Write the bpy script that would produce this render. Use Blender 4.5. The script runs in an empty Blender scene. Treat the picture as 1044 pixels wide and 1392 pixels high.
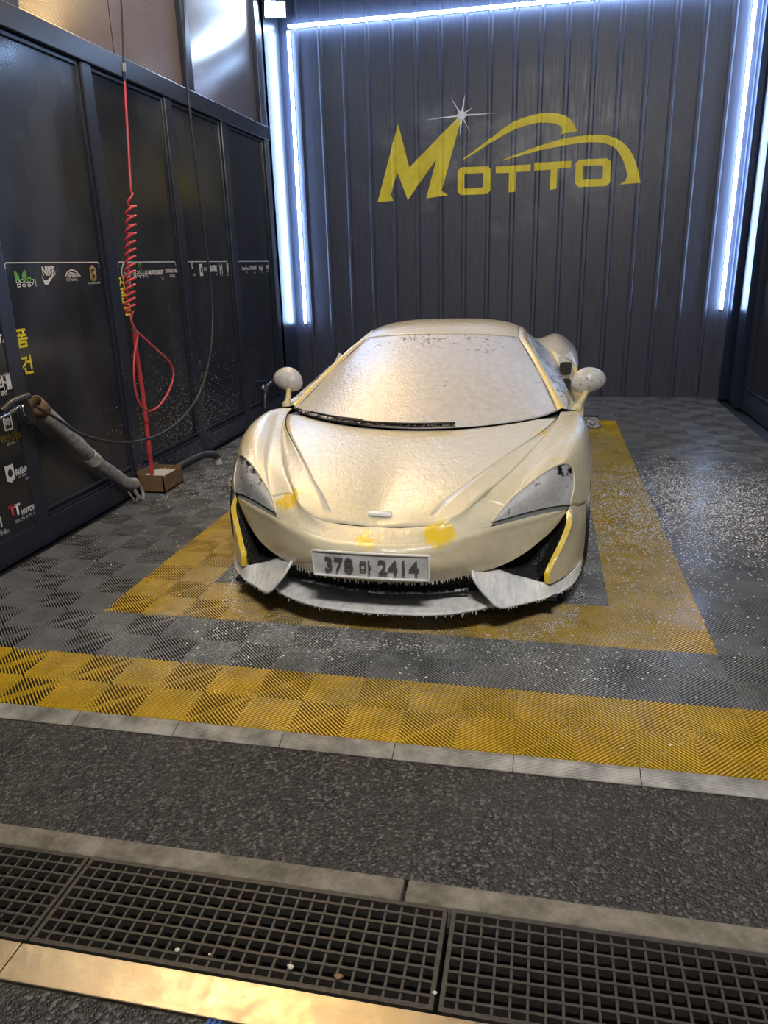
import bpy, bmesh, math, random
from mathutils import Vector, Matrix, Euler
random.seed(7)
PI = math.pi
C = bpy.context.scene.collection
scn = bpy.context.scene

# ------------------------------------------------------------------ camera
PITCH, YAW, ROLL = 0.321365, 0.210799, -0.028592
CAM = Vector((0.03794, -2.13167, 1.55989))
FPX = 1010.943
f_ = Vector((-math.sin(YAW)*math.cos(PITCH), math.cos(YAW)*math.cos(PITCH), -math.sin(PITCH)))
x_ = Vector((math.cos(YAW), math.sin(YAW), 0)); u_ = x_.cross(f_)
cx = math.cos(ROLL)*x_ + math.sin(ROLL)*u_
cu = -math.sin(ROLL)*x_ + math.cos(ROLL)*u_
cam_d = bpy.data.cameras.new('camera'); cam = bpy.data.objects.new('camera', cam_d); C.objects.link(cam)
cam.matrix_world = Matrix(((cx.x, cu.x, -f_.x, CAM.x), (cx.y, cu.y, -f_.y, CAM.y), (cx.z, cu.z, -f_.z, CAM.z), (0, 0, 0, 1)))
cam_d.sensor_fit = 'VERTICAL'; cam_d.sensor_height = 24.0; cam_d.lens = FPX/1392*24.0
cam_d.clip_start = 0.02
scn.camera = cam
def px(u, v, axis, val):
    """direction of a photo pixel, met with the plane axis = val"""
    d = f_*FPX + cx*(u-522) - cu*(v-696)
    return CAM + d*((val-CAM[axis])/d[axis])

# ------------------------------------------------------------------ world, view, large lights
w = bpy.data.worlds.new('night'); scn.world = w; w.use_nodes = True
w.node_tree.nodes['Background'].inputs[0].default_value = (0.30, 0.33, 0.42, 1)
w.node_tree.nodes['Background'].inputs[1].default_value = 0.10
scn.view_settings.view_transform = 'Standard'; scn.view_settings.look = 'None'
scn.view_settings.gamma = 1; scn.view_settings.use_curve_mapping = False
scn.view_settings.exposure = 0.35

LED_BACK = 44.0      # emission of the tubes round the mural
LED_CEIL = 30.0      # emission of the ceiling tubes
FLOOD = 130.0         # warm floodlights high on the left wall
STREET = 170.0       # lamp of the forecourt behind the camera

# ------------------------------------------------------------------ materials
def mat(name, col=(.5, .5, .5), rough=.5, metal=0, spec=.5, emit=None, estr=0, coat=0, alpha=1, trans=0):
    m = bpy.data.materials.new(name); m.use_nodes = True
    b = m.node_tree.nodes['Principled BSDF']
    b.inputs['Base Color'].default_value = (*col, 1); b.inputs['Roughness'].default_value = rough
    b.inputs['Metallic'].default_value = metal; b.inputs['Specular IOR Level'].default_value = spec
    b.inputs['Coat Weight'].default_value = coat; b.inputs['Alpha'].default_value = alpha
    b.inputs['Transmission Weight'].default_value = trans
    if emit: b.inputs['Emission Color'].default_value = (*emit, 1); b.inputs['Emission Strength'].default_value = estr
    return m
class N:
    """small node builder"""
    def __init__(s, m): s.m = m; s.t = m.node_tree; s.b = s.t.nodes['Principled BSDF']
    def n(s, kind, **kw):
        nd = s.t.nodes.new(kind)
        for k, v in kw.items(): setattr(nd, k, v)
        return nd
    def l(s, a, b): s.t.links.new(a, b)
    def setin(s, nd, i, v):
        if hasattr(v, 'is_output'): s.l(v, nd.inputs[i])
        else: nd.inputs[i].default_value = v
    def pos(s, kind='obj'):
        if kind == 'obj': return s.n('ShaderNodeTexCoord').outputs['Object']
        return s.n('ShaderNodeNewGeometry').outputs['Position']
    def noise(s, co, scale, detail=3, rough=.5, dist=0):
        nd = s.n('ShaderNodeTexNoise'); s.l(co, nd.inputs['Vector']); nd.inputs['Scale'].default_value = scale
        nd.inputs['Detail'].default_value = detail; nd.inputs['Roughness'].default_value = rough; nd.inputs['Distortion'].default_value = dist
        return nd.outputs['Fac']
    def voro(s, co, scale, out='Distance', feature='F1'):
        nd = s.n('ShaderNodeTexVoronoi', feature=feature); s.l(co, nd.inputs['Vector']); nd.inputs['Scale'].default_value = scale
        return nd.outputs[out]
    def scale(s, co, v):
        nd = s.n('ShaderNodeMapping'); s.l(co, nd.inputs['Vector']); nd.inputs['Scale'].default_value = v; return nd.outputs[0]
    def ramp(s, fac, stops):
        nd = s.n('ShaderNodeValToRGB'); s.l(fac, nd.inputs[0]); e = nd.color_ramp.elements
        while len(e) < len(stops): e.new(.5)
        for k, (p, c) in enumerate(stops):
            e[k].position = p; e[k].color = (c, c, c, 1) if not hasattr(c, '__len__') else (*c, 1)
        return nd.outputs[0]
    def mix(s, fac, a, b):
        nd = s.n('ShaderNodeMix', data_type='RGBA'); s.setin(nd, 0, fac)
        for i, v in ((6, a), (7, b)):
            if hasattr(v, 'is_output'): s.l(v, nd.inputs[i])
            else: nd.inputs[i].default_value = (*v, 1)
        return nd.outputs[2]
    def math(s, op, a, b=0, clamp=False):
        nd = s.n('ShaderNodeMath', operation=op, use_clamp=clamp); s.setin(nd, 0, a); s.setin(nd, 1, b); return nd.outputs[0]
    def mr(s, v, a, b, c=0, d=1):
        nd = s.n('ShaderNodeMapRange'); s.l(v, nd.inputs[0])
        for i, q in enumerate((a, b, c, d)): nd.inputs[i+1].default_value = q
        return nd.outputs[0]
    def attr(s, name): return s.n('ShaderNodeAttribute', attribute_name=name).outputs['Fac']
    def bump(s, h, strength, dist=.01):
        nd = s.n('ShaderNodeBump'); s.l(h, nd.inputs['Height']); nd.inputs['Strength'].default_value = strength; nd.inputs['Distance'].default_value = dist
        s.l(nd.outputs[0], s.b.inputs['Normal']); return nd
    def col(s, c): s.l(c, s.b.inputs['Base Color'])
    def rgh(s, c): s.l(c, s.b.inputs['Roughness'])
    def boxdist(s, co, c, h):
        """distance outside a box in x and y"""
        sp = s.n('ShaderNodeSeparateXYZ'); s.l(co, sp.inputs[0]); o = []
        for i in (0, 1):
            a = s.math('ABSOLUTE', s.math('SUBTRACT', sp.outputs[i], c[i])); o.append(s.math('MAXIMUM', s.math('SUBTRACT', a, h[i]), 0))
        return s.math('SQRT', s.math('ADD', s.math('MULTIPLY', o[0], o[0]), s.math('MULTIPLY', o[1], o[1])))
M = {}
def foam_mat(name, cream, yellow, bump=.35, rough=.32):
    m = mat(name, cream, rough); k = N(m); co = k.pos('obj')
    n1 = k.noise(co, 4, 5, .6); n2 = k.noise(co, 30, 4, .65); y = k.attr('bare')
    n3 = k.noise(k.scale(co, (1.7, 1.2, .6)), 20, 4, .6)
    patch = k.mr(k.math('ADD', k.math('ADD', n3, k.math('MULTIPLY', y, .50)), k.math('MULTIPLY', n1, .16)), .76, .98)
    tint = k.mix(k.mr(n2, .35, .65), cream, tuple(c*1.0+d for c, d in zip(cream, (.05, .05, .09))))
    k.col(k.mix(patch, tint, yellow))
    k.rgh(k.mr(n2, .3, .7, rough-.06, rough+.14))
    st = k.scale(co, (1, .55, 1))
    h = k.math('ADD', k.math('MULTIPLY', k.noise(st, 34, 3, .55, .6), 1.0), k.math('MULTIPLY', k.noise(co, 130, 2), .35))
    b2 = k.bump(h, .6, .010); k.l(b2.outputs[0], k.b.inputs['Coat Normal']); k.bump(h, bump*.3, .012); k.b.inputs['Coat Weight'].default_value = 1; k.b.inputs['Coat Roughness'].default_value = .035
    return m
YEL = (.80, .56, .03)
M['foam_paint'] = foam_mat('foam_paint', (.655, .595, .405), YEL)
M['foam_white'] = foam_mat('foam_white', (.78, .78, .77), (.70, .66, .5), .3, .25)
def foam_over(name, dark, pale, lo, hi, sc, streak=(1, 1, 1)):
    m = mat(name, pale, .25); k = N(m); co = k.pos('obj'); s2 = k.scale(co, streak)
    a = k.noise(s2, sc, 6, .7); b = k.noise(co, 5, 3)
    f = k.mr(k.math('SUBTRACT', k.math('ADD', a, k.math('MULTIPLY', b, .35)), k.attr('bare')), lo, hi)
    c2 = k.noise(co, 26, 4, .6)
    k.col(k.mix(f, dark, k.mix(k.mr(c2, .3, .7), pale, tuple(c*.80 for c in pale))))
    k.rgh(k.mr(f, 0, 1, .08, .3))
    k.bump(k.math('ADD', k.math('MULTIPLY', f, .6), k.noise(co, 55, 3, .6)), .4, .010); k.b.inputs['Coat Weight'].default_value = .6; k.b.inputs['Coat Roughness'].default_value = .08; k.l(k.b.inputs['Normal'].links[0].from_socket, k.b.inputs['Coat Normal'])
    return m
M['foam_glass'] = foam_over('foam_glass', (.03, .03, .035), (.66, .64, .62), .40, .52, 34)
M['foam_lens'] = foam_over('foam_lens', (.008, .009, .012), (.55, .56, .58), .47, .57, 26, (1, .5, 1))
M['foam_sideglass'] = foam_over('foam_sideglass', (.05, .055, .06), (.52, .53, .55), .48, .72, 16)
M['foam_mirror'] = foam_over('foam_mirror', (.05, .05, .05), (.62, .62, .61), .42, .56, 38)
M['foam_black'] = foam_over('foam_black', (.010, .010, .012), (.60, .60, .62), .66, .74, 40)
m = mat('foam_wing', (.7, .7, .7), .25); k = N(m); co = k.pos('obj'); s2 = k.scale(co, (2.2, 1, .35)); a = k.noise(s2, 16, 5, .65)
k.col(k.mix(k.mr(a, .32, .56), (.62, .70, .76), (.93, .92, .91))); k.bump(k.noise(s2, 30, 4, .6), .5, .012); M['foam_wing'] = m
M['black_trim'] = mat('black_trim', (.012, .012, .014), .4)
M['groove'] = mat('groove', (.16, .18, .17), .35)
m = mat('intake_mesh', (.012, .012, .016), .45); k = N(m); co = k.pos('obj'); h = k.voro(co, 90); k.bump(h, .8, .01); k.col(k.ramp(h, [(.2, .004), (.6, .03)])); M['intake_mesh'] = m
M['tyre'] = mat('tyre', (.02, .02, .021), .7); k = N(M['tyre']); co = k.pos('obj'); k.col(k.mix(k.mr(k.noise(co, 40, 4), .55, .62), (.02, .02, .021), (.45, .45, .45)))
M['rim'] = mat('rim', (.35, .35, .36), .3, 1)
M['plate'] = mat('plate', (.62, .64, .66), .35); k = N(M['plate']); co = k.pos('obj'); k.col(k.mix(k.mr(k.noise(co, 14, 4), .35, .65), (.42, .45, .48), (.66, .68, .70))); k.bump(k.noise(co, 70, 3), .25, .006)
M['plate_ink'] = mat('plate_ink', (.10, .10, .11), .8, spec=.1)
M['drip'] = mat('drip', (.74, .74, .75), .2)

def plastic(name, col, var):
    m = mat(name, col, .42); k = N(m); co = k.pos('world')
    d = k.boxdist(co, (-.617, 2.75), (.78, 1.95))                        # soap film thins out away from the car
    film = k.math('MULTIPLY', k.mr(d, .02, .85, 1, 0), k.mr(k.noise(co, 2.6, 5, .65), .34, .58), True)
    film = k.math('MULTIPLY', film, k.mr(k.noise(co, 60, 3, .7), .36, .6))
    dirt = k.noise(co, 6, 5, .6); ri = k.n('ShaderNodeObjectInfo').outputs['Random']
    c0 = k.mix(k.mr(dirt, .35, .7), tuple(c*.72 for c in col), tuple(min(1, c*1.18) for c in col))
    c0 = k.mix(k.math('MULTIPLY', ri, .35), c0, var)
    k.col(k.mix(k.math('MULTIPLY', film, .75), c0, (.62, .63, .62)))
    k.rgh(k.mr(k.noise(co, 3, 3), .35, .65, .22, .42))
    return m
M['tile_grey'] = plastic('tile_grey', (.185, .190, .195), (.155, .15, .14))
M['tile_yellow'] = plastic('tile_yellow', (.62, .40, .018), (.50, .33, .03))
m = mat('edging', (.30, .29, .27), .38); k = N(m); co = k.pos('world')
k.col(k.mix(k.mr(k.noise(co, 9, 6, .65), .35, .65), (.15, .145, .13), (.42, .41, .38))); wv = k.n('ShaderNodeTexWave', bands_direction='Y'); k.l(co, wv.inputs[0]); wv.inputs['Scale'].default_value = 60; k.bump(wv.outputs['Fac'], .5, .004); M['edging'] = m
M['subfloor'] = mat('subfloor', (.012, .012, .012), .5)
m = mat('asphalt', (.05, .05, .05), .6); k = N(m); co = k.pos('world'); v1 = k.voro(co, 125); v1c = k.voro(co, 125, 'Color'); big = k.noise(co, 2.2, 5, .6)
base = k.ramp(v1c, [(.0, (.010, .010, .010)), (.5, (.024, .023, .022)), (.70, (.05, .049, .047)), (.9, (.17, .165, .155))]); base = k.mix(k.mr(big, .38, .68), base, k.mix(.45, base, (.055, .048, .040)))
k.col(base); k.rgh(k.mr(v1c, 0, 1, .32, .75)); k.bump(k.math('ADD', k.math('MULTIPLY', v1, -1.2), k.math('MULTIPLY', k.noise(co, 18, 4), .5)), .8, .006); M['asphalt'] = m
m = mat('concrete', (.24, .23, .20), .75); k = N(m); co = k.pos('world'); n1 = k.noise(co, 14, 7, .65)
k.col(k.mix(k.mr(n1, .35, .68), (.11, .10, .075), (.29, .27, .225))); k.bump(k.math('ADD', k.noise(co, 60, 5, .7), k.math('MULTIPLY', n1, 1.5)), .7, .012); M['concrete'] = m
m = mat('cast_iron', (.10, .095, .085), .55, .5); k = N(m); co = k.pos('world'); k.col(k.mix(k.noise(co, 50, 4), (.03, .028, .024), (.11, .10, .088))); k.bump(k.noise(co, 200, 3), .4, .003); M['cast_iron'] = m
m = mat('steel', (.55, .50, .42), .3, 1); k = N(m); co = k.pos('world'); n1 = k.noise(co, 8, 6, .65); k.col(k.mix(n1, (.44, .37, .26), (.76, .66, .48))); k.rgh(k.mr(k.noise(co, 30, 5, .7), .3, .7, .28, .52)); k.bump(k.noise(co, 25, 4), .15, .01); M['steel'] = m  # golden base tone puts the plates' warm lamp reflection into the colour
M['trench'] = mat('trench', (.006, .0065, .008), .5)

m = mat('wall_sheet', (.05, .05, .06), .38, .0); k = N(m); co = k.pos('world')
sp = k.n('ShaderNodeSeparateXYZ'); k.l(co, sp.inputs[0])
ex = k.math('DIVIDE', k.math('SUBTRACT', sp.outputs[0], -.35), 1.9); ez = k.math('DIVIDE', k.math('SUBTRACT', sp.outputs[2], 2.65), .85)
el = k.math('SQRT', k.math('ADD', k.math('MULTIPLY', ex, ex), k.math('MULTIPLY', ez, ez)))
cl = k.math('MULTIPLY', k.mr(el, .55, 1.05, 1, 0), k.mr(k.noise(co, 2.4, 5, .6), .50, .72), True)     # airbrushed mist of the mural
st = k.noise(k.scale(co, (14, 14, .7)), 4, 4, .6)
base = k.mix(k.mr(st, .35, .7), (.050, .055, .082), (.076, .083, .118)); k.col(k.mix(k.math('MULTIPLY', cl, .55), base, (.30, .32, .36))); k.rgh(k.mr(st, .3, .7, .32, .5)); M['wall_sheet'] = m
M['mural_yellow'] = mat('mural_yellow', (.72, .58, .02), .5); k = N(M['mural_yellow']); co = k.pos('world'); k.col(k.mix(k.mr(k.noise(co, 5, 5, .6), .35, .65), (.80, .62, .02), (.98, .82, .06)))
M['mural_white'] = mat('mural_white', (.95, .96, .98), .5)
m = mat('panel', (.014, .015, .018), .16); k = N(m); co = k.pos('world'); sm = k.noise(k.scale(co, (1, 1, .6)), 1.6, 3, .5)
k.col(k.mix(k.mr(sm, .42, .70), (.021, .023, .029), (.045, .047, .054))); k.rgh(k.mr(sm, .35, .7, .12, .34)); M['panel'] = m
M['frame'] = mat('frame', (.024, .029, .046), .28)
M['trim_metal'] = mat('trim_metal', (.035, .05, .10), .34, .8)
m = mat('polycarbonate', (.16, .125, .12), .22); k = N(m); co = k.pos('world'); k.col(k.mix(k.noise(co, 1.6, 4), (.13, .09, .075), (.20, .18, .20))); wv = k.n('ShaderNodeTexWave', bands_direction='Z'); k.l(co, wv.inputs[0]); wv.inputs['Scale'].default_value = 28; k.bump(wv.outputs['Fac'], .35, .006); M['polycarbonate'] = m
M['ceiling'] = mat('ceiling', (.05, .055, .07), .6)
M['white_ink'] = mat('white_ink', (.72, .72, .72), .4); M['yellow_ink'] = mat('yellow_ink', (.75, .62, .02), .4); M['red_ink'] = mat('red_ink', (.55, .03, .03), .4)
M['green_ink'] = mat('green_ink', (.12, .40, .06), .4); M['gold_ink'] = mat('gold_ink', (.45, .32, .12), .4); M['dim_yellow_ink'] = mat('dim_yellow_ink', (.22, .17, .02), .4)
M['dark_ink'] = mat('dark_ink', (.02, .02, .02), .4)
M['red_hose'] = mat('red_hose', (.62, .065, .08), .32); M['black_hose'] = mat('black_hose', (.03, .03, .034), .35)
M['brass'] = mat('brass', (.38, .33, .26), .35, .8)
m = mat('rust', (.20, .10, .05), .7); k = N(m); co = k.pos('world'); k.col(k.mix(k.noise(co, 18, 6, .7), (.075, .045, .025), (.30, .17, .08))); k.bump(k.noise(co, 60, 4), .4, .004); M['rust'] = m
m = mat('lagging', (.30, .30, .30), .6); k = N(m); co = k.pos('world'); k.col(k.mix(k.mr(k.noise(co, 22, 6, .7), .35, .65), (.16, .16, .16), (.42, .42, .41))); k.bump(k.noise(co, 50, 5), .5, .006); M['lagging'] = m
M['pvc'] = mat('pvc', (.55, .54, .50), .45); M['gun_black'] = mat('gun_black', (.02, .021, .024), .3); M['chrome'] = mat('chrome', (.7, .7, .7), .2, 1)
M['rubber'] = foam_over('rubber', (.018, .018, .019), (.50, .50, .51), .76, .84, 45)
M['tape'] = mat('tape', (.34, .34, .36), .3, alpha=.75)
M['pebble'] = mat('pebble', (.6, .57, .52), .7); M['leaf'] = mat('leaf', (.22, .12, .06), .7); M['blue_paint'] = mat('blue_paint', (.03, .10, .42), .6)
M['led'] = mat('led', (.9, .95, 1), .4, emit=(.42, .62, 1), estr=LED_BACK)
M['led_ceiling'] = mat('led_ceiling', (.9, .95, 1), .4, emit=(.66, .80, 1), estr=LED_CEIL)
M['flood_face'] = mat('flood_face', (.9, .9, .9), .3, emit=(.62, .80, 1), estr=90)
M['flood_warm'] = mat('flood_warm', (.9, .9, .9), .3, emit=(1, .66, .26), estr=FLOOD)

# ------------------------------------------------------------------ geometry helpers
def obj(name, verts, faces, m, parent=None, smooth=False, loc=None, sharp=None):
    me = bpy.data.meshes.new(name); me.from_pydata([tuple(v) for v in verts], [], faces); me.update()
    if m: me.materials.append(M[m] if isinstance(m, str) else m)
    if smooth: me.polygons.foreach_set('use_smooth', [True]*len(me.polygons))
    if smooth and sharp: me.set_sharp_from_angle(angle=math.radians(sharp))
    o = bpy.data.objects.new(name, me); C.objects.link(o)
    if parent: o.parent = parent
    if loc is not None: o.location = loc
    return o
def bm_obj(name, bm, m, parent=None, smooth=False, loc=None, sharp=None):
    me = bpy.data.meshes.new(name); bm.to_mesh(me); bm.free()
    if m: me.materials.append(M[m] if isinstance(m, str) else m)
    if smooth: me.polygons.foreach_set('use_smooth', [True]*len(me.polygons))
    if smooth and sharp: me.set_sharp_from_angle(angle=math.radians(sharp))
    o = bpy.data.objects.new(name, me); C.objects.link(o)
    if parent: o.parent = parent
    if loc is not None: o.location = loc
    return o
def share(o, parent=None, loc=None, rot=None):
    c = o.copy(); C.objects.link(c)
    c.parent = parent
    if loc is not None: c.location = loc
    if rot is not None: c.rotation_euler = rot
    return c
def tag(o, label=None, cat=None, group=None, kind=None):
    if label: o['label'] = label
    if cat: o['category'] = cat
    if group: o['group'] = group
    if kind: o['kind'] = kind
    return o
def thing(name, label, cat, loc=(0, 0, 0), group=None, rotz=0):
    e = bpy.data.objects.new(name, None); C.objects.link(e); e.location = loc; e.rotation_euler = (0, 0, rotz); e.empty_display_size = .1
    return tag(e, label, cat, group)
def box(bm, a, b, bevel=0):
    r = bmesh.ops.create_cube(bm, size=1); vs = r['verts']
    for v in vs: v.co = Vector([a[i] + (v.co[i]+.5)*(b[i]-a[i]) for i in range(3)])
    if bevel:
        es = list({e for v in vs for e in v.link_edges})
        bmesh.ops.bevel(bm, geom=es, offset=bevel, segments=2, affect='EDGES', profile=.5)
def boxo(name, a, b, m, parent=None, bevel=0, loc=None):
    bm = bmesh.new(); o = loc or (0, 0, 0)
    box(bm, [a[i]-o[i] for i in range(3)], [b[i]-o[i] for i in range(3)], bevel)
    return bm_obj(name, bm, m, parent, loc=loc)
def cr(pts, n, closed=False):
    """smooth curve through points, n samples at even length"""
    P = [Vector(p) for p in pts]
    if len(P) == 2: dense = [P[0].lerp(P[1], i/40) for i in range(41)]
    else:
        Q = [P[0]*2-P[1]] + P + [P[-1]*2-P[-2]]; dense = []
        for i in range(1, len(Q)-2):
            p0, p1, p2, p3 = Q[i-1:i+3]
            t0 = 0; t1 = t0+max((p1-p0).length, 1e-6)**.5; t2 = t1+max((p2-p1).length, 1e-6)**.5; t3 = t2+max((p3-p2).length, 1e-6)**.5
            for k in range(14):
                t = t1+(t2-t1)*k/14
                A1 = p0*((t1-t)/(t1-t0))+p1*((t-t0)/(t1-t0)); A2 = p1*((t2-t)/(t2-t1))+p2*((t-t1)/(t2-t1)); A3 = p2*((t3-t)/(t3-t2))+p3*((t-t2)/(t3-t2))
                B1 = A1*((t2-t)/(t2-t0))+A2*((t-t0)/(t2-t0)); B2 = A2*((t3-t)/(t3-t1))+A3*((t-t1)/(t3-t1))
                dense.append(B1*((t2-t)/(t2-t1))+B2*((t-t1)/(t2-t1)))
        dense.append(P[-1].copy())
    L = [0]
    for a, b in zip(dense, dense[1:]): L.append(L[-1]+(b-a).length)
    out = []; j = 0
    for i in range(n):
        t = L[-1]*i/(n-1)
        while j < len(L)-2 and L[j+1] < t: j += 1
        s = (t-L[j])/max(L[j+1]-L[j], 1e-9); out.append(dense[j].lerp(dense[j+1], min(1, max(0, s))))
    return out
def loft(curves, nu, nv):
    """nu samples along each curve, nv across the family"""
    S = [cr(c, nu) for c in curves]; cols = [cr([s[i] for s in S], nv) for i in range(nu)]
    return [[cols[i][j] for i in range(nu)] for j in range(nv)]          # G[j][i]
def snap(G, side, pts, power=1.0):
    """pull one side of a grid onto a curve, fading out across the grid"""
    nv, nu = len(G), len(G[0])
    if side in 'uU':
        B = cr(pts, nv)
        for j in range(nv):
            d = B[j]-(G[j][0] if side == 'u' else G[j][-1])
            for i in range(nu):
                t = i/(nu-1); t = 1-t if side == 'u' else t
                G[j][i] = G[j][i]+d*t**power
    else:
        B = cr(pts, nu)
        for i in range(nu):
            d = B[i]-(G[0][i] if side == 'v' else G[-1][i])
            for j in range(nv):
                t = j/(nv-1); t = 1-t if side == 'v' else t
                G[j][i] = G[j][i]+d*t**power
    return G
def mirx(p): return (-p[0], p[1], p[2])
def full(half):
    """full-width curve from a half curve that starts on the centre line"""
    return [mirx(p) for p in reversed(half[1:])] + list(half)
class Sheet:
    def __init__(s): s.v = []; s.f = []
    def grid(s, G, flip=False, mirror=False):
        o = len(s.v); nv, nu = len(G), len(G[0])
        for row in G:
            for p in row: s.v.append((-p[0] if mirror else p[0], p[1], p[2]))
        if mirror: flip = not flip
        for j in range(nv-1):
            for i in range(nu-1):
                q = [o+j*nu+i, o+j*nu+i+1, o+(j+1)*nu+i+1, o+(j+1)*nu+i]
                s.f.append(q[::-1] if flip else q)
        return s
    def obj(s, name, m, parent=None, thick=0, sharp=50, bare=None):
        bm = bmesh.new(); vs = [bm.verts.new(p) for p in s.v]
        for f in s.f:
            if len({tuple(round(c, 6) for c in s.v[i]) for i in f}) < 3: continue
            try: bm.faces.new([vs[i] for i in f])
            except ValueError: pass
        bmesh.ops.remove_doubles(bm, verts=bm.verts, dist=1e-5)
        o = bm_obj(name, bm, m, parent, True, sharp=sharp)
        if bare:
            at = o.data.attributes.new('bare', 'FLOAT', 'POINT')
            at.data.foreach_set('value', [bare(v.co) for v in o.data.vertices])
        if thick:
            md = o.modifiers.new('thickness', 'SOLIDIFY'); md.thickness = thick; md.offset = -1
        return o
def tube_vf(path, r, sides=10, closed=False, cap=True, radii=None):
    P = [Vector(p) for p in path]; n = len(P); V = []; F = []
    t = (P[1]-P[0]).normalized(); a = Vector((0, 0, 1)) if abs(t.z) < .9 else Vector((1, 0, 0)); nrm = t.cross(a).normalized()
    for i in range(n):
        t2 = ((P[min(i+1, n-1)]-P[max(i-1, 0)])).normalized() if not closed else (P[(i+1) % n]-P[i-1]).normalized()
        nrm = (nrm-t2*nrm.dot(t2)).normalized(); b = t2.cross(nrm); rr = radii[i] if radii else r
        for k in range(sides): V.append(P[i]+(nrm*math.cos(2*PI*k/sides)+b*math.sin(2*PI*k/sides))*rr)
    for i in range(n-1 if not closed else n):
        for k in range(sides):
            i2 = (i+1) % n
            F.append([i*sides+k, i*sides+(k+1) % sides, i2*sides+(k+1) % sides, i2*sides+k])
    if cap and not closed: F.append(list(range(sides))[::-1]); F.append([(n-1)*sides+k for k in range(sides)])
    return V, F
def tube(name, path, r, m, parent=None, sides=10, closed=False, radii=None, base=None):
    V, F = tube_vf(path, r, sides, closed, True, radii)
    if base is not None: V = [v-Vector(base) for v in V]
    return obj(name, V, F, m, parent, True, sharp=60)
def lathe(name, prof, m, parent=None, seg=32, axis='x', closed=False, smooth=True, sharp=40):
    """profile of (radius, offset along axis)"""
    V = []; F = []; n = len(prof)
    for s in range(seg):
        a = 2*PI*s/seg
        for r, h in prof:
            p = (h, r*math.cos(a), r*math.sin(a)) if axis == 'x' else ((r*math.cos(a), r*math.sin(a), h) if axis == 'z' else (r*math.cos(a), h, r*math.sin(a)))
            V.append(p)
    for s in range(seg):
        for k in range(n-1 if not closed else n):
            k2 = (k+1) % n; s2 = (s+1) % seg
            F.append([s*n+k, s*n+k2, s2*n+k2, s2*n+k])
    o = obj(name, V, F, m, parent, smooth, sharp=sharp)
    bm = bmesh.new(); bm.from_mesh(o.data); bmesh.ops.remove_doubles(bm, verts=bm.verts, dist=1e-6); bmesh.ops.recalc_face_normals(bm, faces=bm.faces); bm.to_mesh(o.data); bm.free()
    return o
def text_mesh(body, size, align='LEFT', extrude=0.0, bold=0.0):
    cu_ = bpy.data.curves.new('t', 'FONT'); cu_.body = body; cu_.size = size; cu_.align_x = align; cu_.resolution_u = 2; cu_.extrude = extrude; cu_.offset = bold
    o = bpy.data.objects.new('t', cu_); me = bpy.data.meshes.new_from_object(o); bpy.data.objects.remove(o); bpy.data.curves.remove(cu_)
    return me
def text_on(name, body, size, origin, xdir, ydir, m, parent=None, align='LEFT', off=.002, bold=0.0, sx=1.0):
    me = text_mesh(body, size, align, 0, bold); X = Vector(xdir); Y = Vector(ydir); Z = X.cross(Y); o0 = Vector(origin)
    for v in me.vertices: v.co = o0+X*v.co.x*sx+Y*v.co.y+Z*off
    me.materials.clear(); me.materials.append(M[m]); o = bpy.data.objects.new(name, me); C.objects.link(o)
    if parent: o.parent = parent
    return o
def poly_on(name, polys, origin, xdir, ydir, m, parent=None, off=.002):
    """flat print: polygons in local 2-D, laid on a surface"""
    X = Vector(xdir); Y = Vector(ydir); Z = X.cross(Y); V = []; F = []
    bm = bmesh.new()
    for p in polys:
        vs = [bm.verts.new(Vector(origin)+X*a+Y*b+Z*off) for a, b in p]; bm.faces.new(vs)
    bm.normal_update(); bmesh.ops.triangulate(bm, faces=bm.faces)
    return bm_obj(name, bm, m, parent)

# ================================================================== SETTING: floor of ribbed tiles
T = .4; XL, XR, YB = -2.85, 2.13, 7.0
floor = tag(boxo('floor', (-3.0, -.01, -.06), (2.3, 7.1, -.0192), 'subfloor'), kind='structure')
def tile_mesh(name, m, quads=((1, 1), (-1, 1), (-1, -1), (1, -1))):
    V = []; F = []; a = .1997; step = .0174; hw = .0031; h = .019
    def prism(pts):
        o = len(V)
        for z in (0, -h):
            for p in pts: V.append((p[0], p[1], z))
        F.append([o, o+1, o+2, o+3])
        for e in ((0, 1), (1, 2), (2, 3), (3, 0)): F.append([o+e[0], o+4+e[0], o+4+e[1], o+e[1]])
    def ends(c): return ((c, 0), (0, c)) if c <= a else ((a, c-a), (c-a, a))
    for sx, sy in quads:
        flip = sx*sy < 0
        for k in range(1, 23):
            c = k*step
            if c+hw > 2*a: break
            (p1, p2), (q1, q2) = ends(c-hw), ends(c+hw)
            pts = [p1, q1, q2, p2]; pts = [(p[0]*sx, p[1]*sy) for p in pts]
            prism(pts[::-1] if flip else pts)
        d = .0022                                                      # thin web along the diagonal and the two rims
        pts = [(d, 0), (a, a-d), (a-d, a), (0, d)]; pts = [(p[0]*sx, p[1]*sy) for p in pts]; prism(pts[::-1] if flip else pts)
    me = bpy.data.meshes.new(name); me.from_pydata(V, [], F); me.update(); me.materials.append(M[m]); return me
TM = {('g', 4): tile_mesh('tile_grey', 'tile_grey'), ('y', 4): tile_mesh('tile_yellow', 'tile_yellow'), ('g', 2): tile_mesh('tile_grey_cut', 'tile_grey', ((1, -1), (-1, -1)))}
for iy in range(18):
    for ix in range(-7, 5):
        ring = -5 <= ix <= 1 and 2 <= iy <= 13
        inner = -4 <= ix <= 0 and 3 <= iy <= 12
        col = 'y' if (iy == 0 or (ring and not inner)) else 'g'
        if inner and -4 < ix < 0 and 3 < iy < 12: continue              # wholly hidden under the car
        t = bpy.data.objects.new('tile', TM[(col, 2 if iy == 17 else 4)]); C.objects.link(t); t.parent = floor
        t.location = (ix*T+.2, iy*T+.2, 0)
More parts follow.
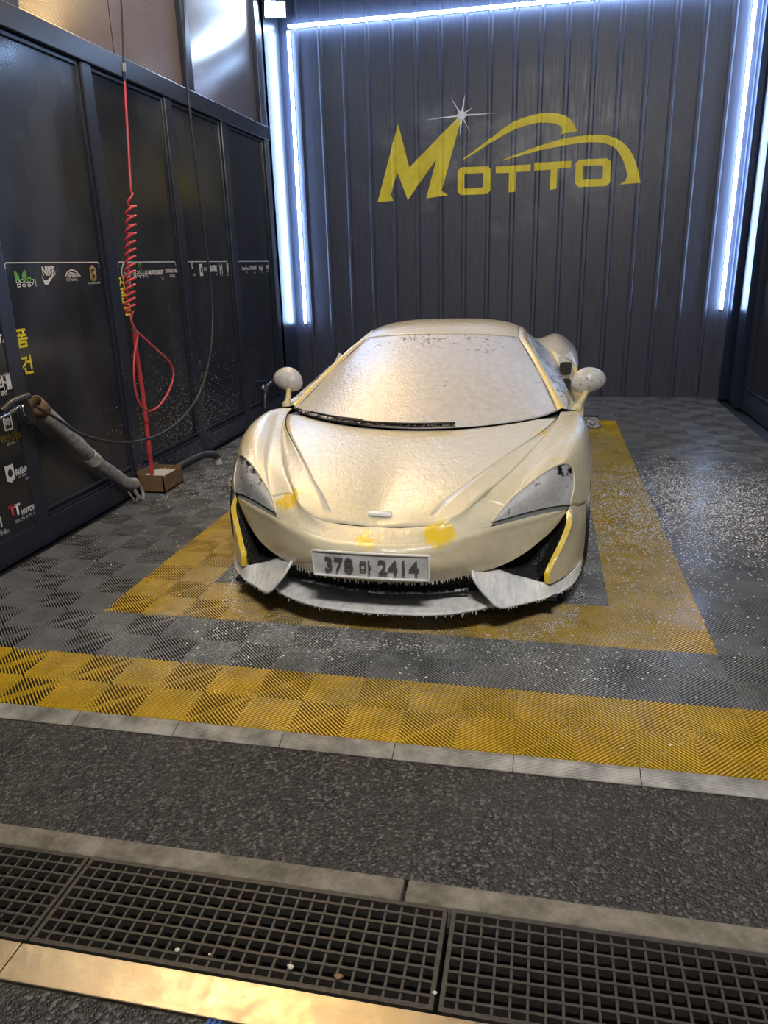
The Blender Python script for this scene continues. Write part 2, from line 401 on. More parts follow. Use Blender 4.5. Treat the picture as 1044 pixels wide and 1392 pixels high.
# ribbed ramp edging along the front of the mat
bm = bmesh.new(); prof = [(0, -.001), (-.016, -.001), (-.07, -.016), (-.07, -.019), (0, -.019)]
for s in (-.1985, .1985): [bm.verts.new((s, y, z)) for y, z in prof]
bm.verts.ensure_lookup_table(); n = len(prof)
for k in range(n): bm.faces.new([bm.verts[k], bm.verts[(k+1) % n], bm.verts[n+(k+1) % n], bm.verts[n+k]])
bm.faces.new([bm.verts[k] for k in range(n)][::-1]); bm.faces.new([bm.verts[n+k] for k in range(n)])
bmesh.ops.recalc_face_normals(bm, faces=bm.faces)
edge0 = bm_obj('edge_ramp', bm, 'edging', floor, loc=(-6.6*T, 0, 0)); edge0.location = (-7*T+.2, -.001, 0)
for ix in range(-6, 5): share(edge0, floor, (ix*T+.2, -.001, 0))

# ---------------------------------------------------------------- forecourt, drain trench
GZ = -.02
tag(boxo('ground_strip', (-5, -.566, -.4), (4, -.012, GZ), 'asphalt'), kind='structure')
tag(boxo('ground', (-6, -6, -.4), (5, -1.035, GZ), 'asphalt'), kind='structure')
tag(boxo('ground_side', (2.35, -.01, -.4), (5, 9, GZ), 'asphalt'), kind='structure')
CURB = [(-4.3, -2.30), (-2.295, -.268), (-.258, 1.70), (1.71, 3.7)]
for k, (a, b) in enumerate(CURB):
    bm = bmesh.new(); box(bm, (a, -.640, -.12), (b, -.5661, GZ+.004), .006)
    o = bm_obj('trim_%d' % (k+1), bm, 'concrete'); tag(o, kind='structure')
tag(boxo('trench_floor', (-5, -.99, -.42), (4, -.58, -.30), 'trench'), kind='structure')
tag(boxo('trench_wall_front', (-5, -1.034, -.30), (4, -.935, -.024), 'trench'), kind='structure')
tag(boxo('trench_wall_back', (-5, -.66, -.30), (4, -.6405, -.085), 'trench'), kind='structure')
GY0, GY1, GN, GM = -.925, -.643, 26, 8
def bar_mesh(a, b): 
    bm = bmesh.new(); box(bm, a, b); me = bpy.data.meshes.new('bar'); bm.to_mesh(me); bm.free(); me.materials.append(M['cast_iron']); return me
GL = 1.022
bl = bar_mesh((0, -.0035, -.022), (GL-.006, .0035, 0)); bc = bar_mesh((-.0032, GY0-GY1, -.022), (.0032, 0, -.0015))
rim_l = bar_mesh((0, -.006, -.03), (GL-.006, .006, .002)); rim_c = bar_mesh((-.0055, GY0-GY1, -.03), (.0055, 0, .002))
labels = {-2.18: 'black square-mesh drain grating beside the clean concrete kerb end', -1.158: 'square-mesh drain grating holding white pebbles and a dead leaf along its steel edge',
          -.131: 'square-mesh drain grating next to the one with white pebbles, in front of the stained kerb', .896: 'square-mesh drain grating at the far right end of the trench'}
labels = {-2.18: 'dark iron drain grating with empty cells, next to the steel plate joint',
          -1.158: 'dark iron drain grating that has pebbles and a dead leaf caught in its cells',
          -.131: 'dark iron drain grating with empty cells, touching the pebble-strewn one',
          .896: 'dark iron drain grating with empty cells at the trench end under the right wall'}
for gx in (-2.18, -1.158, -.131, .896):
    g = thing('drain_grate', labels[gx], 'drain grate', (gx, GY1, GZ+.002), 'drain gratings over the trench')
    def put(nm, me, loc):
        o = bpy.data.objects.new(nm, me); C.objects.link(o); o.parent = g; o.location = loc
    for yy in (-.006, GY0-GY1+.006): put('frame_bar', rim_l, (0, yy, 0))
    for xx in (.006, GL-.012): put('frame_bar', rim_c, (xx, 0, 0))
    for k in range(1, GM): put('bar', bl, (0, (GY0-GY1)*k/GM, 0))
    for k in range(1, GN): put('cross_bar', bc, ((GL-.006)*k/GN, 0, 0))
for k, (a, b, lab) in enumerate(((-3.3, -1.170, 'worn steel threshold plate on the drain edge, beside the empty grating cells'), (-1.167, 1.0, 'long steel threshold plate with a warm shine along the pebble-strewn drain grating'), (1.003, 3.2, 'steel threshold plate at the trench end under the right wall'))):
    bm = bmesh.new(); box(bm, (0, -.098, -.03), (b-a, 0, .006), .002)
    tag(bm_obj('threshold_plate', bm, 'steel', loc=(a, -.934, GZ)), lab, 'steel plate', 'steel threshold plates along the drain')
# litter caught in the grating
def pebble(u, v, r, m, lab, name='pebble', cat='pebble', sq=.6):
    p = px(u, v, 2, GZ+.004); bm = bmesh.new(); bmesh.ops.create_icosphere(bm, subdivisions=2, radius=r)
    for q in bm.verts: q.co = Vector((q.co.x*(1+.3*math.sin(q.co.y*200)), q.co.y*.75, q.co.z*sq))*(1+random.uniform(-.15, .15))
    tag(bm_obj(name, bm, m, smooth=True, loc=(p.x, p.y, GZ+.004+r*sq*.75)), lab, cat, 'litter caught in the drain grating')
pebble(241, 1293, .0075, 'pebble', 'beige pebble resting on the rim of the grating, single one along the plate')
pebble(395, 1316, .0085, 'pebble', 'whitest pebble in the drain grating, beside the dead leaf')
pebble(591, 1351, .006, 'pebble', 'small pale pebble by the joint between two drain gratings')
pebble(285, 1298, .004, 'pebble', 'tiny white pebble beside the beige pebble on the grating')
pebble(460, 1329, .011, 'leaf', 'crumpled brown leaf on the drain grating', 'dead_leaf', 'leaf', .35)
bp = px(290, 1387, 2, GZ); poly = []
for k in range(3): poly.append([(-.02+.013*k, -.03), (-.012+.013*k, -.03), (.0+.012*k, .012), (-.008+.012*k, .014)])
poly_on('paint_mark', poly, (bp.x, bp.y, GZ), (1, 0, 0), (0, 1, 0), 'blue_paint', off=.001)
tag(bpy.data.objects['paint_mark'], 'blue spray-paint scribble on the asphalt', 'paint mark')

# ---------------------------------------------------------------- back wall: ribbed metal sheet with painted mural
RIB0, RP = -2.76, .2685
def wy(x):
    """depth of the ribbed sheet at x: flat pans with raised ribs"""
    t = (x-RIB0) % RP
    d = min(t, RP-t)
    return YB - (.018 if d < .012 else (.018*(1-(d-.012)/.018) if d < .03 else 0))
xs = [-3.12]
kx = RIB0-RP
while kx < 2.2:
    for d in (-.03, -.012, .012, .03):
        if -3.1 < kx+d < 2.28: xs.append(kx+d)
    kx += RP
xs.append(2.3); ZT = 4.55
V = [(x, wy(x), z) for x in xs for z in (-.05, ZT)] + [(x, YB+.12, z) for x in (xs[0], xs[-1]) for z in (-.05, ZT)]
F = [[2*i, 2*i+2, 2*i+3, 2*i+1] for i in range(len(xs)-1)]; o = 2*len(xs)
F += [[o, o+1, o+3, o+2], [0, 1, o+1, o], [o-2, o+2, o+3, o-1]]
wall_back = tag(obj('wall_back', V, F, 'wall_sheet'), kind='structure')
def on_wall(name, polys, m, lift=.003):
    """paint laid over the ribs of the sheet (photo pixels -> wall plane)"""
    bm = bmesh.new()
    for p in polys:
        pts = [px(480+a*.4023, 120+b*.4023, 1, YB) for a, b in p]
        bm.faces.new([bm.verts.new((q.x, 0, q.z)) for q in pts])
    bm.normal_update()
    bmesh.ops.triangulate(bm, faces=bm.faces, quad_method='BEAUTY', ngon_method='EAR_CLIP')
    for x in xs:
        bmesh.ops.bisect_plane(bm, geom=bm.verts[:]+bm.edges[:]+bm.faces[:], plane_co=(x, 0, 0), plane_no=(1, 0, 0))
    for v in bm.verts: v.co.y = wy(v.co.x)-lift
    bmesh.ops.recalc_face_normals(bm, faces=bm.faces)
    return bm_obj(name, bm, m, wall_back)
def smooth2(p, n):
    return [(q.x, q.y) for q in cr([(a, b, 0) for a, b in p], n)]
on_wall('letter', [[(83, 385), (152, 120), (190, 268), (372, 80), (300, 345), (320, 362), (247, 372), (282, 238), (185, 378), (150, 285), (128, 360), (137, 380)]], 'mural_yellow')
def ring(o, i): return [[o[k], o[(k+1) % len(o)], i[(k+1) % len(i)], i[k]] for k in range(len(o))]
def rr(a, b, c, d, r):      # corners tl tr br bl with cut corners
    P = [Vector(p) for p in (a, b, c, d)]; out = []
    for k in range(4):
        p, q, s = P[k-1], P[k], P[(k+1) % 4]
        out += [tuple(q+(p-q).normalized()*r), tuple(q+(s-q).normalized()*r)]
    return out
on_wall('letter', ring(rr((353, 268), (467, 263), (465, 357), (353, 362), 12), rr((377, 290), (440, 286), (438, 335), (376, 340), 3)), 'mural_yellow')
on_wall('letter', [[(482, 265), (600, 257), (600, 280), (552, 283), (548, 350), (525, 352), (527, 286), (482, 287)]], 'mural_yellow')
on_wall('letter', [[(612, 252), (738, 245), (736, 268), (690, 272), (687, 340), (665, 343), (668, 275), (612, 279)]], 'mural_yellow')
on_wall('letter', ring(rr((752, 242), (871, 236), (868, 330), (750, 335), 12), rr((776, 263), (845, 260), (843, 306), (775, 310), 3)), 'mural_yellow')
def band(top, bot, n=26):
    A = smooth2(top, n); B = smooth2(bot, n); return [[A[i], A[i+1], B[i+1], B[i]] for i in range(n-1)]
on_wall('swoosh', band([(371, 240), (470, 165), (540, 115), (620, 88), (690, 85), (735, 105), (757, 145)], [(376, 241), (460, 188), (525, 150), (590, 124), (645, 116), (690, 122), (706, 135), (700, 156)]), 'mural_yellow')
on_wall('swoosh', band([(501, 244), (600, 205), (700, 173), (780, 160), (860, 160), (920, 190), (955, 250), (970, 320)], [(508, 244), (620, 213), (700, 196), (780, 184), (850, 186), (890, 207), (918, 260), (925, 308), (900, 325)]), 'mural_yellow')
sc = (367, 92)
def ray(dx, dy, w_): 
    L = math.hypot(dx, dy); n_ = (-dy/L*w_, dx/L*w_); return [(sc[0]+n_[0], sc[1]+n_[1]), (sc[0]+dx, sc[1]+dy), (sc[0]-n_[0], sc[1]-n_[1]), (sc[0]-dx*.05, sc[1]-dy*.05)]
on_wall('sparkle', [ray(118, -8, 4), ray(-125, 16, 4), ray(12, -70, 5), ray(-6, 70, 5), ray(-38, -62, 3), ray(30, 60, 3), ray(40, -30, 3), ray(-34, 36, 3)], 'mural_white', .005)
on_wall('sparkle_core', [[(sc[0]+15*math.cos(a*PI/6), sc[1]+15*math.sin(a*PI/6)) for a in range(12)]], 'mural_white', .009)

# ---------------------------------------------------------------- left wall: steel frame with glossy panels, clear sheets above
ZR0, ZR1 = 2.82, 2.95
wall_left = tag(boxo('wall_left', (-3.06, -.05, -.05), (-2.93, 6.9, ZT), 'frame'), kind='structure')
def bar(parent, name, a, b, m='frame', bevel=.006): return boxo(name, a, b, m, parent, bevel)
PY = [(.50, 1.52), (1.66, 2.655), (2.835, 3.77), (3.93, 4.835), (5.02, 5.95)]
posts = [.42, 1.592, 2.745, 3.85, 4.928, 6.05]
for y in posts: bar(wall_left, 'post', (-2.95, y-.058, 0), (XL, y+.058, ZR0))
bar(wall_left, 'post', (-2.95, -.05, 0), (XL, .07, ZR0))
bar(wall_left, 'top_rail', (-2.96, -.05, ZR0), (XL+.015, 6.12, ZR1))
bar(wall_left, 'bottom_rail', (-2.95, -.05, 0), (XL-.006, 6.12, .155))
panels = []
for (a, b) in [(.07, .36)]+PY:
    p = bar(wall_left, 'panel', (-2.94, a-.03, .15), (-2.858 if a == .50 else -2.885, b+.03, ZR0), 'panel', .002); panels.append(p)
    for s in (a-.028, b+.004): bar(wall_left, 'bead', (-2.9, s, .15), (-2.868, s+.024, ZR0), 'frame', .004)
    for z in (.158, .196): bar(wall_left, 'bead', (-2.9, a, z), (-2.862, b, z+.018), 'frame', .005)
    bar(wall_left, 'bead', (-2.9, a, ZR0-.03), (-2.868, b, ZR0-.004), 'frame', .004)
UP = [1.0, 2.09, 4.305, 6.0]
for y in UP: bar(wall_left, 'upper_post', (-2.96, y-.06, ZR1), (XL, y+.06, ZT-.1))
for a, b in ((-.05, .94), (1.06, 2.03), (2.15, 3.2), (3.215, 4.245), (4.365, 5.94)):
    bar(wall_left, 'polycarbonate_sheet', (-2.945, a, ZR1), (-2.90, b, ZT-.1), 'polycarbonate', .001)
# corner: folded metal trims between the side wall and the mural wall
for k, (a, b, m_) in enumerate((((-3.10, 6.12, 0), (-2.885, 6.22, ZT), 'frame'), ((-3.10, 6.24, 0), (-2.93, 6.42, ZT), 'trim_metal'), ((-3.12, 6.45, 0), (-2.98, 6.70, ZT), 'frame'), ((-3.13, 6.72, 0), (-2.95, 6.985, ZT), 'trim_metal'))):
    o = bar(None, 'trim_%d' % (k+5), a, b, m_, .012); tag(o, kind='structure')
# right wall
wall_right = tag(boxo('wall_right', (2.22, -.05, -.05), (2.34, 6.9, ZT), 'frame'), kind='structure')
for y in (.3, 1.5, 2.7, 3.95, 5.12, 6.2): bar(wall_right, 'post', (XR, y-.06, 0), (2.23, y+.06, ZT-.1))
bar(wall_right, 'bottom_rail', (XR+.01, -.05, 0), (2.23, 6.26, .17)); bar(wall_right, 'top_rail', (XR-.01, -.05, ZR0), (2.23, 6.26, ZR1))
for a, b in ((.36, 1.44), (1.56, 2.64), (2.76, 3.89), (4.01, 5.06), (5.18, 6.14)):
    bar(wall_right, 'panel', (2.165, a-.02, .16), (2.225, b+.02, ZR0), 'panel', .002)
    bar(wall_right, 'polycarbonate_sheet', (2.18, a, ZR1), (2.225, b, ZT-.1), 'polycarbonate', .001)
    for z in (.175, .215): bar(wall_right, 'bead', (2.145, a, z), (2.18, b, z+.018), 'frame', .005)
for k, (a, b, m_) in enumerate((((2.08, 6.28, 0), (2.23, 6.42, ZT), 'trim_metal'), ((2.11, 6.45, 0), (2.25, 6.75, ZT), 'frame'), ((2.05, 6.80, 0), (2.28, 6.985, ZT), 'trim_metal'))):
    o = bar(None, 'trim_%d' % (k+9), a, b, m_, .012); tag(o, kind='structure')
ceiling = tag(boxo('ceiling', (-3.12, -.05, ZT), (2.35, 7.12, ZT+.12), 'ceiling'), kind='structure')

# ---------------------------------------------------------------- decals on the left wall panels
LX, RD, UD = -2.885, (0, 1, 0), (0, 0, 1)
def dtext(parent, body, u, v, size, m='white_ink', xw=LX, bold=.0, sx=1., name='decal', align='CENTER'):
    p = px(u, v, 0, xw); return text_on(name, body, size, (xw, p.y, p.z), RD, UD, m, parent, align, .003, bold, sx)
def dpoly(parent, polys, u, v, s, m='white_ink', xw=LX, name='decal', off=.003):
    p = px(u, v, 0, xw); return poly_on(name, [[(a*s, b*s) for a, b in q] for q in polys], (xw, p.y, p.z), RD, UD, m, parent, off)
p0, p1, p2, p3, p4, p5 = panels
for pn, (ya, yb) in zip(panels[2:], PY[1:]):                            # thin white header rule with rounded ends
    z = 1.625; r = .03; ya += .03; yb -= .03
    path = [(ya, z-.035), (ya, z-.012), (ya+.012, z), (yb-.012, z), (yb, z-.012), (yb, z-.035)]
    polys = []
    for (a, b), (c, d) in zip(path, path[1:]):
        L = math.hypot(c-a, d-b); nx, nz = -(d-b)/L*.003, (c-a)/L*.003; polys.append([(a+nx, b+nz), (c+nx, d+nz), (c-nx, d-nz), (a-nx, b-nz)])
    poly_on('decal', polys, (LX, 0, 0), RD, UD, 'white_ink', pn, .003)
def leafp(cx_, cy_, L, w_, ang):
    out = []
    for k in range(12):
        t = k/11; out.append((t*L, w_*math.sin(PI*t)))
    for k in range(10, 0, -1):
        t = k/11; out.append((t*L, -w_*math.sin(PI*t)))
    c, s = math.cos(ang), math.sin(ang); return [(cx_+a*c-b*s, cy_+a*s+b*c) for a, b in out]
# panel 1: four maker's marks under the rule
dpoly(p2, [leafp(-.035, -.03, .07, .018, 2.0), leafp(0, -.03, .075, .02, 1.1), leafp(.03, -.03, .05, .015, .5)], 30, 376, 1, 'green_ink')
dtext(p2, '남궁공기', 36, 389, .05, bold=.0008)
dtext(p2, 'NIKE', 66, 374, .07, bold=.003, sx=.8)
dpoly(p2, [[(-.07, .02), (-.05, -.03), (-.02, -.035), (.09, .045), (-.02, -.008), (-.045, -.008)]], 66, 379, 1)
dpoly(p2, [[(-.085, -.005), (-.05, .028), (0, .042), (.05, .03), (.09, -.005), (.085, -.008), (.045, .021), (0, .033), (-.045, .021), (-.08, -.006)], [(-.06, .0), (-.02, .024), (.05, .012), (.03, .010), (-.02, .017)]], 98, 375, 1)
dtext(p2, 'CAR WASH', 98, 377, .026, bold=.0008); dtext(p2, 'DETAILING', 98, 382, .024)
dpoly(p2, [[(0, .055), (.035, .035), (.035, -.03), (0, -.05), (-.035, -.03), (-.035, .035)]], 126, 372, 1, 'gold_ink'); dpoly(p2, [[(0, .036), (.02, .022), (.012, .014), (-.006, .02), (-.012, .004), (.02, -.012), (0, -.034), (-.022, -.02), (-.012, -.012), (.004, -.014), (-.022, .006), (-.02, .024)]], 126, 372, 1, 'dark_ink', off=.0045)
dtext(p2, 'DEALER', 127, 381.5, .018, 'gold_ink'); dtext(p2, 'DETAILING SHOP', 128, 386, .018)
# panel 2
dpoly(p3, ring([(.06*math.cos(a*PI/8), .085*math.sin(a*PI/8)) for a in range(16)], [(.05*math.cos(a*PI/8), .075*math.sin(a*PI/8)) for a in range(16)]), 171, 374, 1); dtext(p3, 'XIS', 172, 376, .045, bold=.001)
dpoly(p3, ring([(.02*math.cos(a*PI/6), .04*math.sin(a*PI/6)) for a in range(12)], [(.012*math.cos(a*PI/6), .03*math.sin(a*PI/6)) for a in range(12)]), 190, 365, 1, 'green_ink')
dtext(p3, '클리닉카', 191, 377, .06, bold=.001); dtext(p3, 'MOTORSUIT', 212, 373, .043, bold=.0025); dtext(p3, '부산', 221, 380, .02)
dtext(p3, 'DIAMOND', 233, 370.5, .044, bold=.001); dtext(p3, '세차용품', 234, 377, .026)
# panel 3 and 4
dpoly(p4, [[(-.02, .05), (.0, .06), (-.01, .02), (.02, .0), (-.02, .01)]], 262, 366, 1); dtext(p4, '세차', 264, 375, .025)
dpoly(p4, [[(-.03, -.05), (.03, -.05), (.03, .05), (-.03, .05)]], 273, 367, 1); dpoly(p4, [[(-.012, -.02), (.012, -.02), (.012, .02), (-.012, .02)]], 273, 367, 1, 'dark_ink', off=.0045); dtext(p4, 'RX', 279, 369, .05)
dtext(p4, 'BORI', 290, 369, .075, bold=.004, sx=.9); dtext(p4, '전문', 294, 374, .02)
dpoly(p4, [[(-.03, -.05), (-.03, .05), (0, 0), (.03, .05), (.03, -.05), (.018, -.05), (.018, .02), (0, -.025), (-.018, .02), (-.018, -.05)]], 300, 365, 1); dtext(p4, '모터스', 301, 375, .022); dpoly(p4, [[(-.02, .05), (.02, .05), (.02, 0), (.005, -.04), (-.005, -.04), (-.02, 0)]], 309, 365, 1); dtext(p4, '광택', 310, 375, .022)
dtext(p5, 'AutoVue', 333, 367, .05, bold=.001); dtext(p5, 'SONAX', 344, 366.5, .055, bold=.002); dtext(p5, 'Mad', 354.5, 367, .065, bold=.002); dtext(p5, 'VIP', 363.5, 366, .06, bold=.003)
for u, v in ((335, 371), (346, 372), (356, 371), (364, 370)): dtext(p5, '디테일', u, v, .02)
LX0 = -2.858
# column of marks on the panel nearest the forecourt
dtext(p1, 'LOTA', -3, 466, .06, bold=.002, xw=LX0); dtext(p1, '와롤', 8, 528, .085, bold=.003, xw=LX0); dtext(p1, '세차 전문점', 5, 513, .026, xw=LX0); dtext(p1, 'in 양산', 3, 537, .03, bold=.001, xw=LX0)
dpoly(p1, ring(rr((-.035, .045), (.035, .045), (.035, -.045), (-.035, -.045), .005), rr((-.026, .036), (.026, .036), (.026, -.036), (-.026, -.036), .004)), 10, 574, 1, xw=LX0); dtext(p1, '韓', 10, 578, .05, xw=LX0)
dtext(p1, 'WithSpa', 13, 599, .062, 'dim_yellow_ink', bold=.001, xw=LX0); dtext(p1, '김해 율하', 15, 604, .018, xw=LX0)
dpoly(p1, [[(-.035, .045), (.035, .045), (.035, -.04), (0, -.055), (-.035, -.04)]], 13, 643, 1, xw=LX0); dpoly(p1, [[(.02*math.cos(a*PI/6), .022*math.sin(a*PI/6)) for a in range(12)]], 13, 643, 1, 'dark_ink', LX0, off=.0045)
dtext(p1, 'RIAHN', 30, 643, .050, bold=.002, sx=.75, xw=LX0); dtext(p1, '리안 디테일', 30, 648, .016, xw=LX0); dtext(p1, '김해', 37, 652, .02, xw=LX0)
dtext(p1, 'T', 17.5, 701, .085, 'red_ink', bold=.004, xw=LX0); dtext(p1, 'T', 24.5, 699, .085, bold=.004, xw=LX0); dtext(p1, 'MOTORS', 39.5, 695, .042, bold=.002, sx=.78, xw=LX0); dtext(p1, '광택 썬팅 유리막 코팅', 36, 704, .022, xw=LX0)
dtext(p1, '1', 2, 716, .08, bold=.002, xw=LX0); dtext(p1, '대동점', 2, 727, .03, xw=LX0); dtext(p1, '부산', 9, 725, .025, xw=LX0)
# yellow Korean tool names on the posts
pst = [c for c in wall_left.children if c.name.startswith('post')]
def ktext(post, ch, u, v):
    for o_, m_, s_ in ((0, 'dark_ink', .0), (.001, 'yellow_ink', 0)):
        pass
    return dtext(post, ch, u, v, .115, 'yellow_ink', LX, .003)
ktext(p2, '폼', 31, 470); ktext(p2, '건', 38.5, 506)
for ch, u, v in (('거', 165.5, 394), ('품', 169.5, 410), ('솔', 174, 427)): ktext(p3, ch, u, v)
o = text_on('decal', 'A', .11, (2.165, 5.43, 1.62), (0, -1, 0), UD, 'white_ink', wall_right, 'CENTER', .003, .003)

# ---------------------------------------------------------------- lamps
def led_tube(name, a, b, m, lab, group, r=.017, wall=(0, 1, 0)):
    a = Vector(a); b = Vector(b); e = thing(name, lab, 'led tube', tuple(a), group); d = b-a
    Vv, Ff = tube_vf([Vector((0, 0, 0)), d], r, 10); obj('diffuser', Vv, Ff, m, e, True, sharp=50)
    wv_ = Vector(wall)*(r+.004); Vv, Ff = tube_vf([wv_-d.normalized()*.01, wv_+d+d.normalized()*.01], r*.7, 6); obj('housing', Vv, Ff, 'frame', e)
    return e
YL = 6.955
led_tube('led_tube', (-2.83, YL, .90), (-2.83, YL, 4.03), 'led', 'upright white LED tube on the mural wall, beside the panelled wall with logo stickers', 'LED tubes framing the mural')
led_tube('led_tube', (1.97, YL, .985), (1.97, YL, 4.03), 'led', 'upright white LED tube on the mural wall, beside the swoosh end of the logo', 'LED tubes framing the mural')
led_tube('led_tube', (-2.83, YL, 4.075), (1.97, YL, 4.075), 'led', 'level white LED tube running along the top of the mural wall', 'LED tubes framing the mural')
led_tube('led_tube', (-2.82, .3, 4.10), (-2.82, 5.9, 4.10), 'led_ceiling', 'long LED tube under the eaves above the clear plastic sheets', 'LED tubes along the side walls', .018, (-1, 0, 0))
led_tube('led_tube', (2.09, .3, 4.10), (2.09, 5.9, 4.10), 'led_ceiling', 'long LED tube above the right wall', 'LED tubes along the side walls', .018, (1, 0, 0))
def flood(loc, aim, m, lab, s=1.0):
    e = thing('floodlight', lab, 'floodlight', loc, 'floodlights'); q = Vector(aim).to_track_quat('-Z', 'Y').to_matrix()
    def part(nm, a, b, m_, bev=.004):
        bm = bmesh.new(); box(bm, [c*s for c in a], [c*s for c in b], bev*s)
        bmesh.ops.transform(bm, matrix=q.to_4x4(), verts=bm.verts); return bm_obj(nm, bm, m_, e)
    part('body', (-.11, -.08, 0), (.11, .08, .05), 'frame'); part('lens', (-.10, -.07, -.006), (.10, .07, .001), m)
    part('bracket', (-.12, -.015, .02), (-.112, .015, .12), 'frame'); part('bracket', (.112, -.015, .02), (.12, .015, .12), 'frame'); part('bracket', (-.12, -.015, .112), (.12, .015, .12), 'frame')
    return e
flood((-2.72, 6.2, 4.03), (.35, -.8, -.6), 'flood_face', 'bright white floodlight in the corner above the LED tube')
flood((-2.2, 1.7, 4.2), (.45, -.55, -.9), 'flood_warm', 'warm floodlight under the ceiling above the panel with the four round logos', 1.5)
flood((-2.15, 3.1, 4.2), (.45, -.50, -.9), 'flood_warm', 'warm floodlight under the ceiling above the red coiled hose', 1.5)
flood((-2.05, 4.3, 4.2), (.45, -.50, -.9), 'flood_warm', 'warm floodlight under the ceiling beside the hanging black hose', 1.5)
ld = bpy.data.lights.new('street_lamp', 'AREA'); ld.energy = STREET; ld.color = (1, .94, .86); ld.shape = 'RECTANGLE'; ld.size = 1.2; ld.size_y = .5
lo = bpy.data.objects.new('street_lamp', ld); C.objects.link(lo); lo.location = (.5, -2.9, 4.6); lo.rotation_euler = (Vector((-.15, 1, -.75))).to_track_quat('-Z', 'Y').to_euler()

# ================================================================== THE CAR (metres, x across, y back from the nose, z up)
car = thing('sports_car', 'low mid-engined sports car covered in wash foam over bright yellow paint', 'car', (-.617, .645, 0), rotz=-.0063)
car.scale = (.956,)*3
SPOTS = [((.285, .095, .525), .055, 1.5), ((-.455, .26, .60), .05, 1.3), ((-.03, .045, .495), .055, .9), ((.45, .25, .60), .03, .35),
         ((.70, .97, .785), .05, .7), ((-.70, .96, .785), .06, .5), ((.55, 1.13, .79), .10, .4), ((.2, 1.04, .77), .12, .45), ((-.1, 1.03, .77), .15, .35),
         ((.93, .62, .62), .10, .35), ((-.90, .75, .66), .2, .35), ((.80, .66, .74), .10, .35), ((.87, .95, .80), .09, .3), ((-.86, .8, .76), .12, .2), ((0, .06, .30), .10, .5), ((.15, .07, .30), .05, .5), ((-.88, .62, .50), .10, .5)]
def bare(p):
    b = 0
    for c, r, s in SPOTS:
        d = ((p[0]-c[0])**2+(p[1]-c[1])**2+(p[2]-c[2])**2)**.5
        if d < r*1.6: b = max(b, s*max(0, 1-d/(r*1.6))**.6)
    return b
def bare_all(v): return lambda p: v
# --- feature curves
SEAM = [(0, .13, .525), (.15, .13, .531), (.264, .137, .547), (.31, .15, .562), (.352, .178, .580), (.389, .215, .597), (.438, .30, .612)]
CREST = [(.20, .133, .537), (.245, .212, .585), (.30, .30, .625), (.354, .373, .652), (.413, .469, .682), (.477, .575, .708), (.544, .687, .733), (.616, .812, .757), (.695, .96, .782), (.745, 1.09, .797), (.772, 1.19, .804)]
SHUT = [(.438, .30, .612), (.468, .355, .632), (.501, .41, .652), (.55, .51, .677), (.608, .645, .708), (.646, .75, .732), (.690, .879, .757), (.738, 1.04, .781), (.765, 1.15, .797), (.785, 1.26, .808)]
HREAR = [(0, 1.02, .768), (.3, 1.05, .776), (.55, 1.13, .794), (.70, 1.22, .805), (.785, 1.26, .808)]
def between(A, B, t, dz=0, n=12):
    return [tuple(p.lerp(q, t)+Vector((0, 0, dz))) for p, q in zip(cr(A, n), cr(B, n))]
CEN = [(0, .13, .525), (0, .25, .568), (0, .45, .630), (0, .65, .684), (0, .85, .732), (0, 1.02, .768)]
hood = Sheet()
H1 = between(CEN, CREST, .40, .002); H2 = between(CEN, CREST, .76, .002)
c_ = [[mirx(p) for p in CREST], [mirx(p) for p in H2], [mirx(p) for p in H1], CEN, H1, H2, CREST]
G = loft(c_, 46, 61)
rear = [(x, y, z) for x, y, z in HREAR if x < .75]+[(.772, 1.235, .807)]
G = snap(G, 'U', full(rear), 3); hood.grid(G, True)
G = loft([CREST, between(CREST, SHUT, .5, -.006), SHUT], 46, 9)
G = snap(G, 'u', [(.20, .133, .537), (.264, .137, .547), (.31, .15, .562), (.352, .178, .580), (.389, .215, .597), (.438, .30, .612)], 2)
hood.grid(G, True); hood.grid(G, True, True)
hood.obj('hood', 'foam_paint', car, .004, 14, bare)
# --- bumper
B1 = [(0, .03, .487), (.2, .05, .492), (.35, .11, .508), (.45, .175, .522), (.52, .225, .525), (.62, .315, .527), (.72, .41, .526), (.80, .50, .515), (.828, .532, .508)]
B2 = [(0, -.005, .462), (.25, .03, .458), (.37, .10, .462), (.46, .165, .480), (.55, .245, .487), (.65, .335, .490), (.75, .435, .495), (.828, .531, .506)]
B3 = [(0, .0, .39), (.25, .035, .385), (.40, .12, .385), (.52, .22, .392), (.62, .31, .412), (.72, .402, .443), (.80, .495, .478), (.828, .530, .504)]
B4 = [(0, .05, .30), (.2, .075, .298), (.314, .115, .300), (.42, .17, .311), (.53, .25, .318), (.585, .285, .335), (.645, .33, .36), (.70, .385, .39), (.752, .445, .42), (.795, .495, .457), (.828, .529, .502)]
bump = Sheet()
B1n = [p for p in B1 if p[0] < .5]+[(.50, .212, .526)]
G = loft([full(SEAM+[(.50, .312, .602), (.55, .304, .591)]), full([(0, .075, .508), (.18, .085, .513), (.33, .14, .538), (.42, .20, .562), (.525, .262, .566)]), full(B1n)], 81, 14); bump.grid(G)
G = loft([full(B1), full([(a[0]*.5+b[0]*.5, a[1]*.5+b[1]*.5-.006, a[2]*.5+b[2]*.5+.006) for a, b in zip(cr(B1, 12), cr(B2, 12))]), full(B2)], 121, 7); bump.grid(G)
G = loft([full(B2), full(B3), full(B4)], 121, 16); bump.grid(G)
U4 = [(x, y+.05, z+.004) for x, y, z in B4]; U4[-1] = B4[-1]
bump.grid(loft([full(B4), full(U4)], 121, 3))
bump.obj('bumper', 'foam_paint', car, 0, 28, bare)
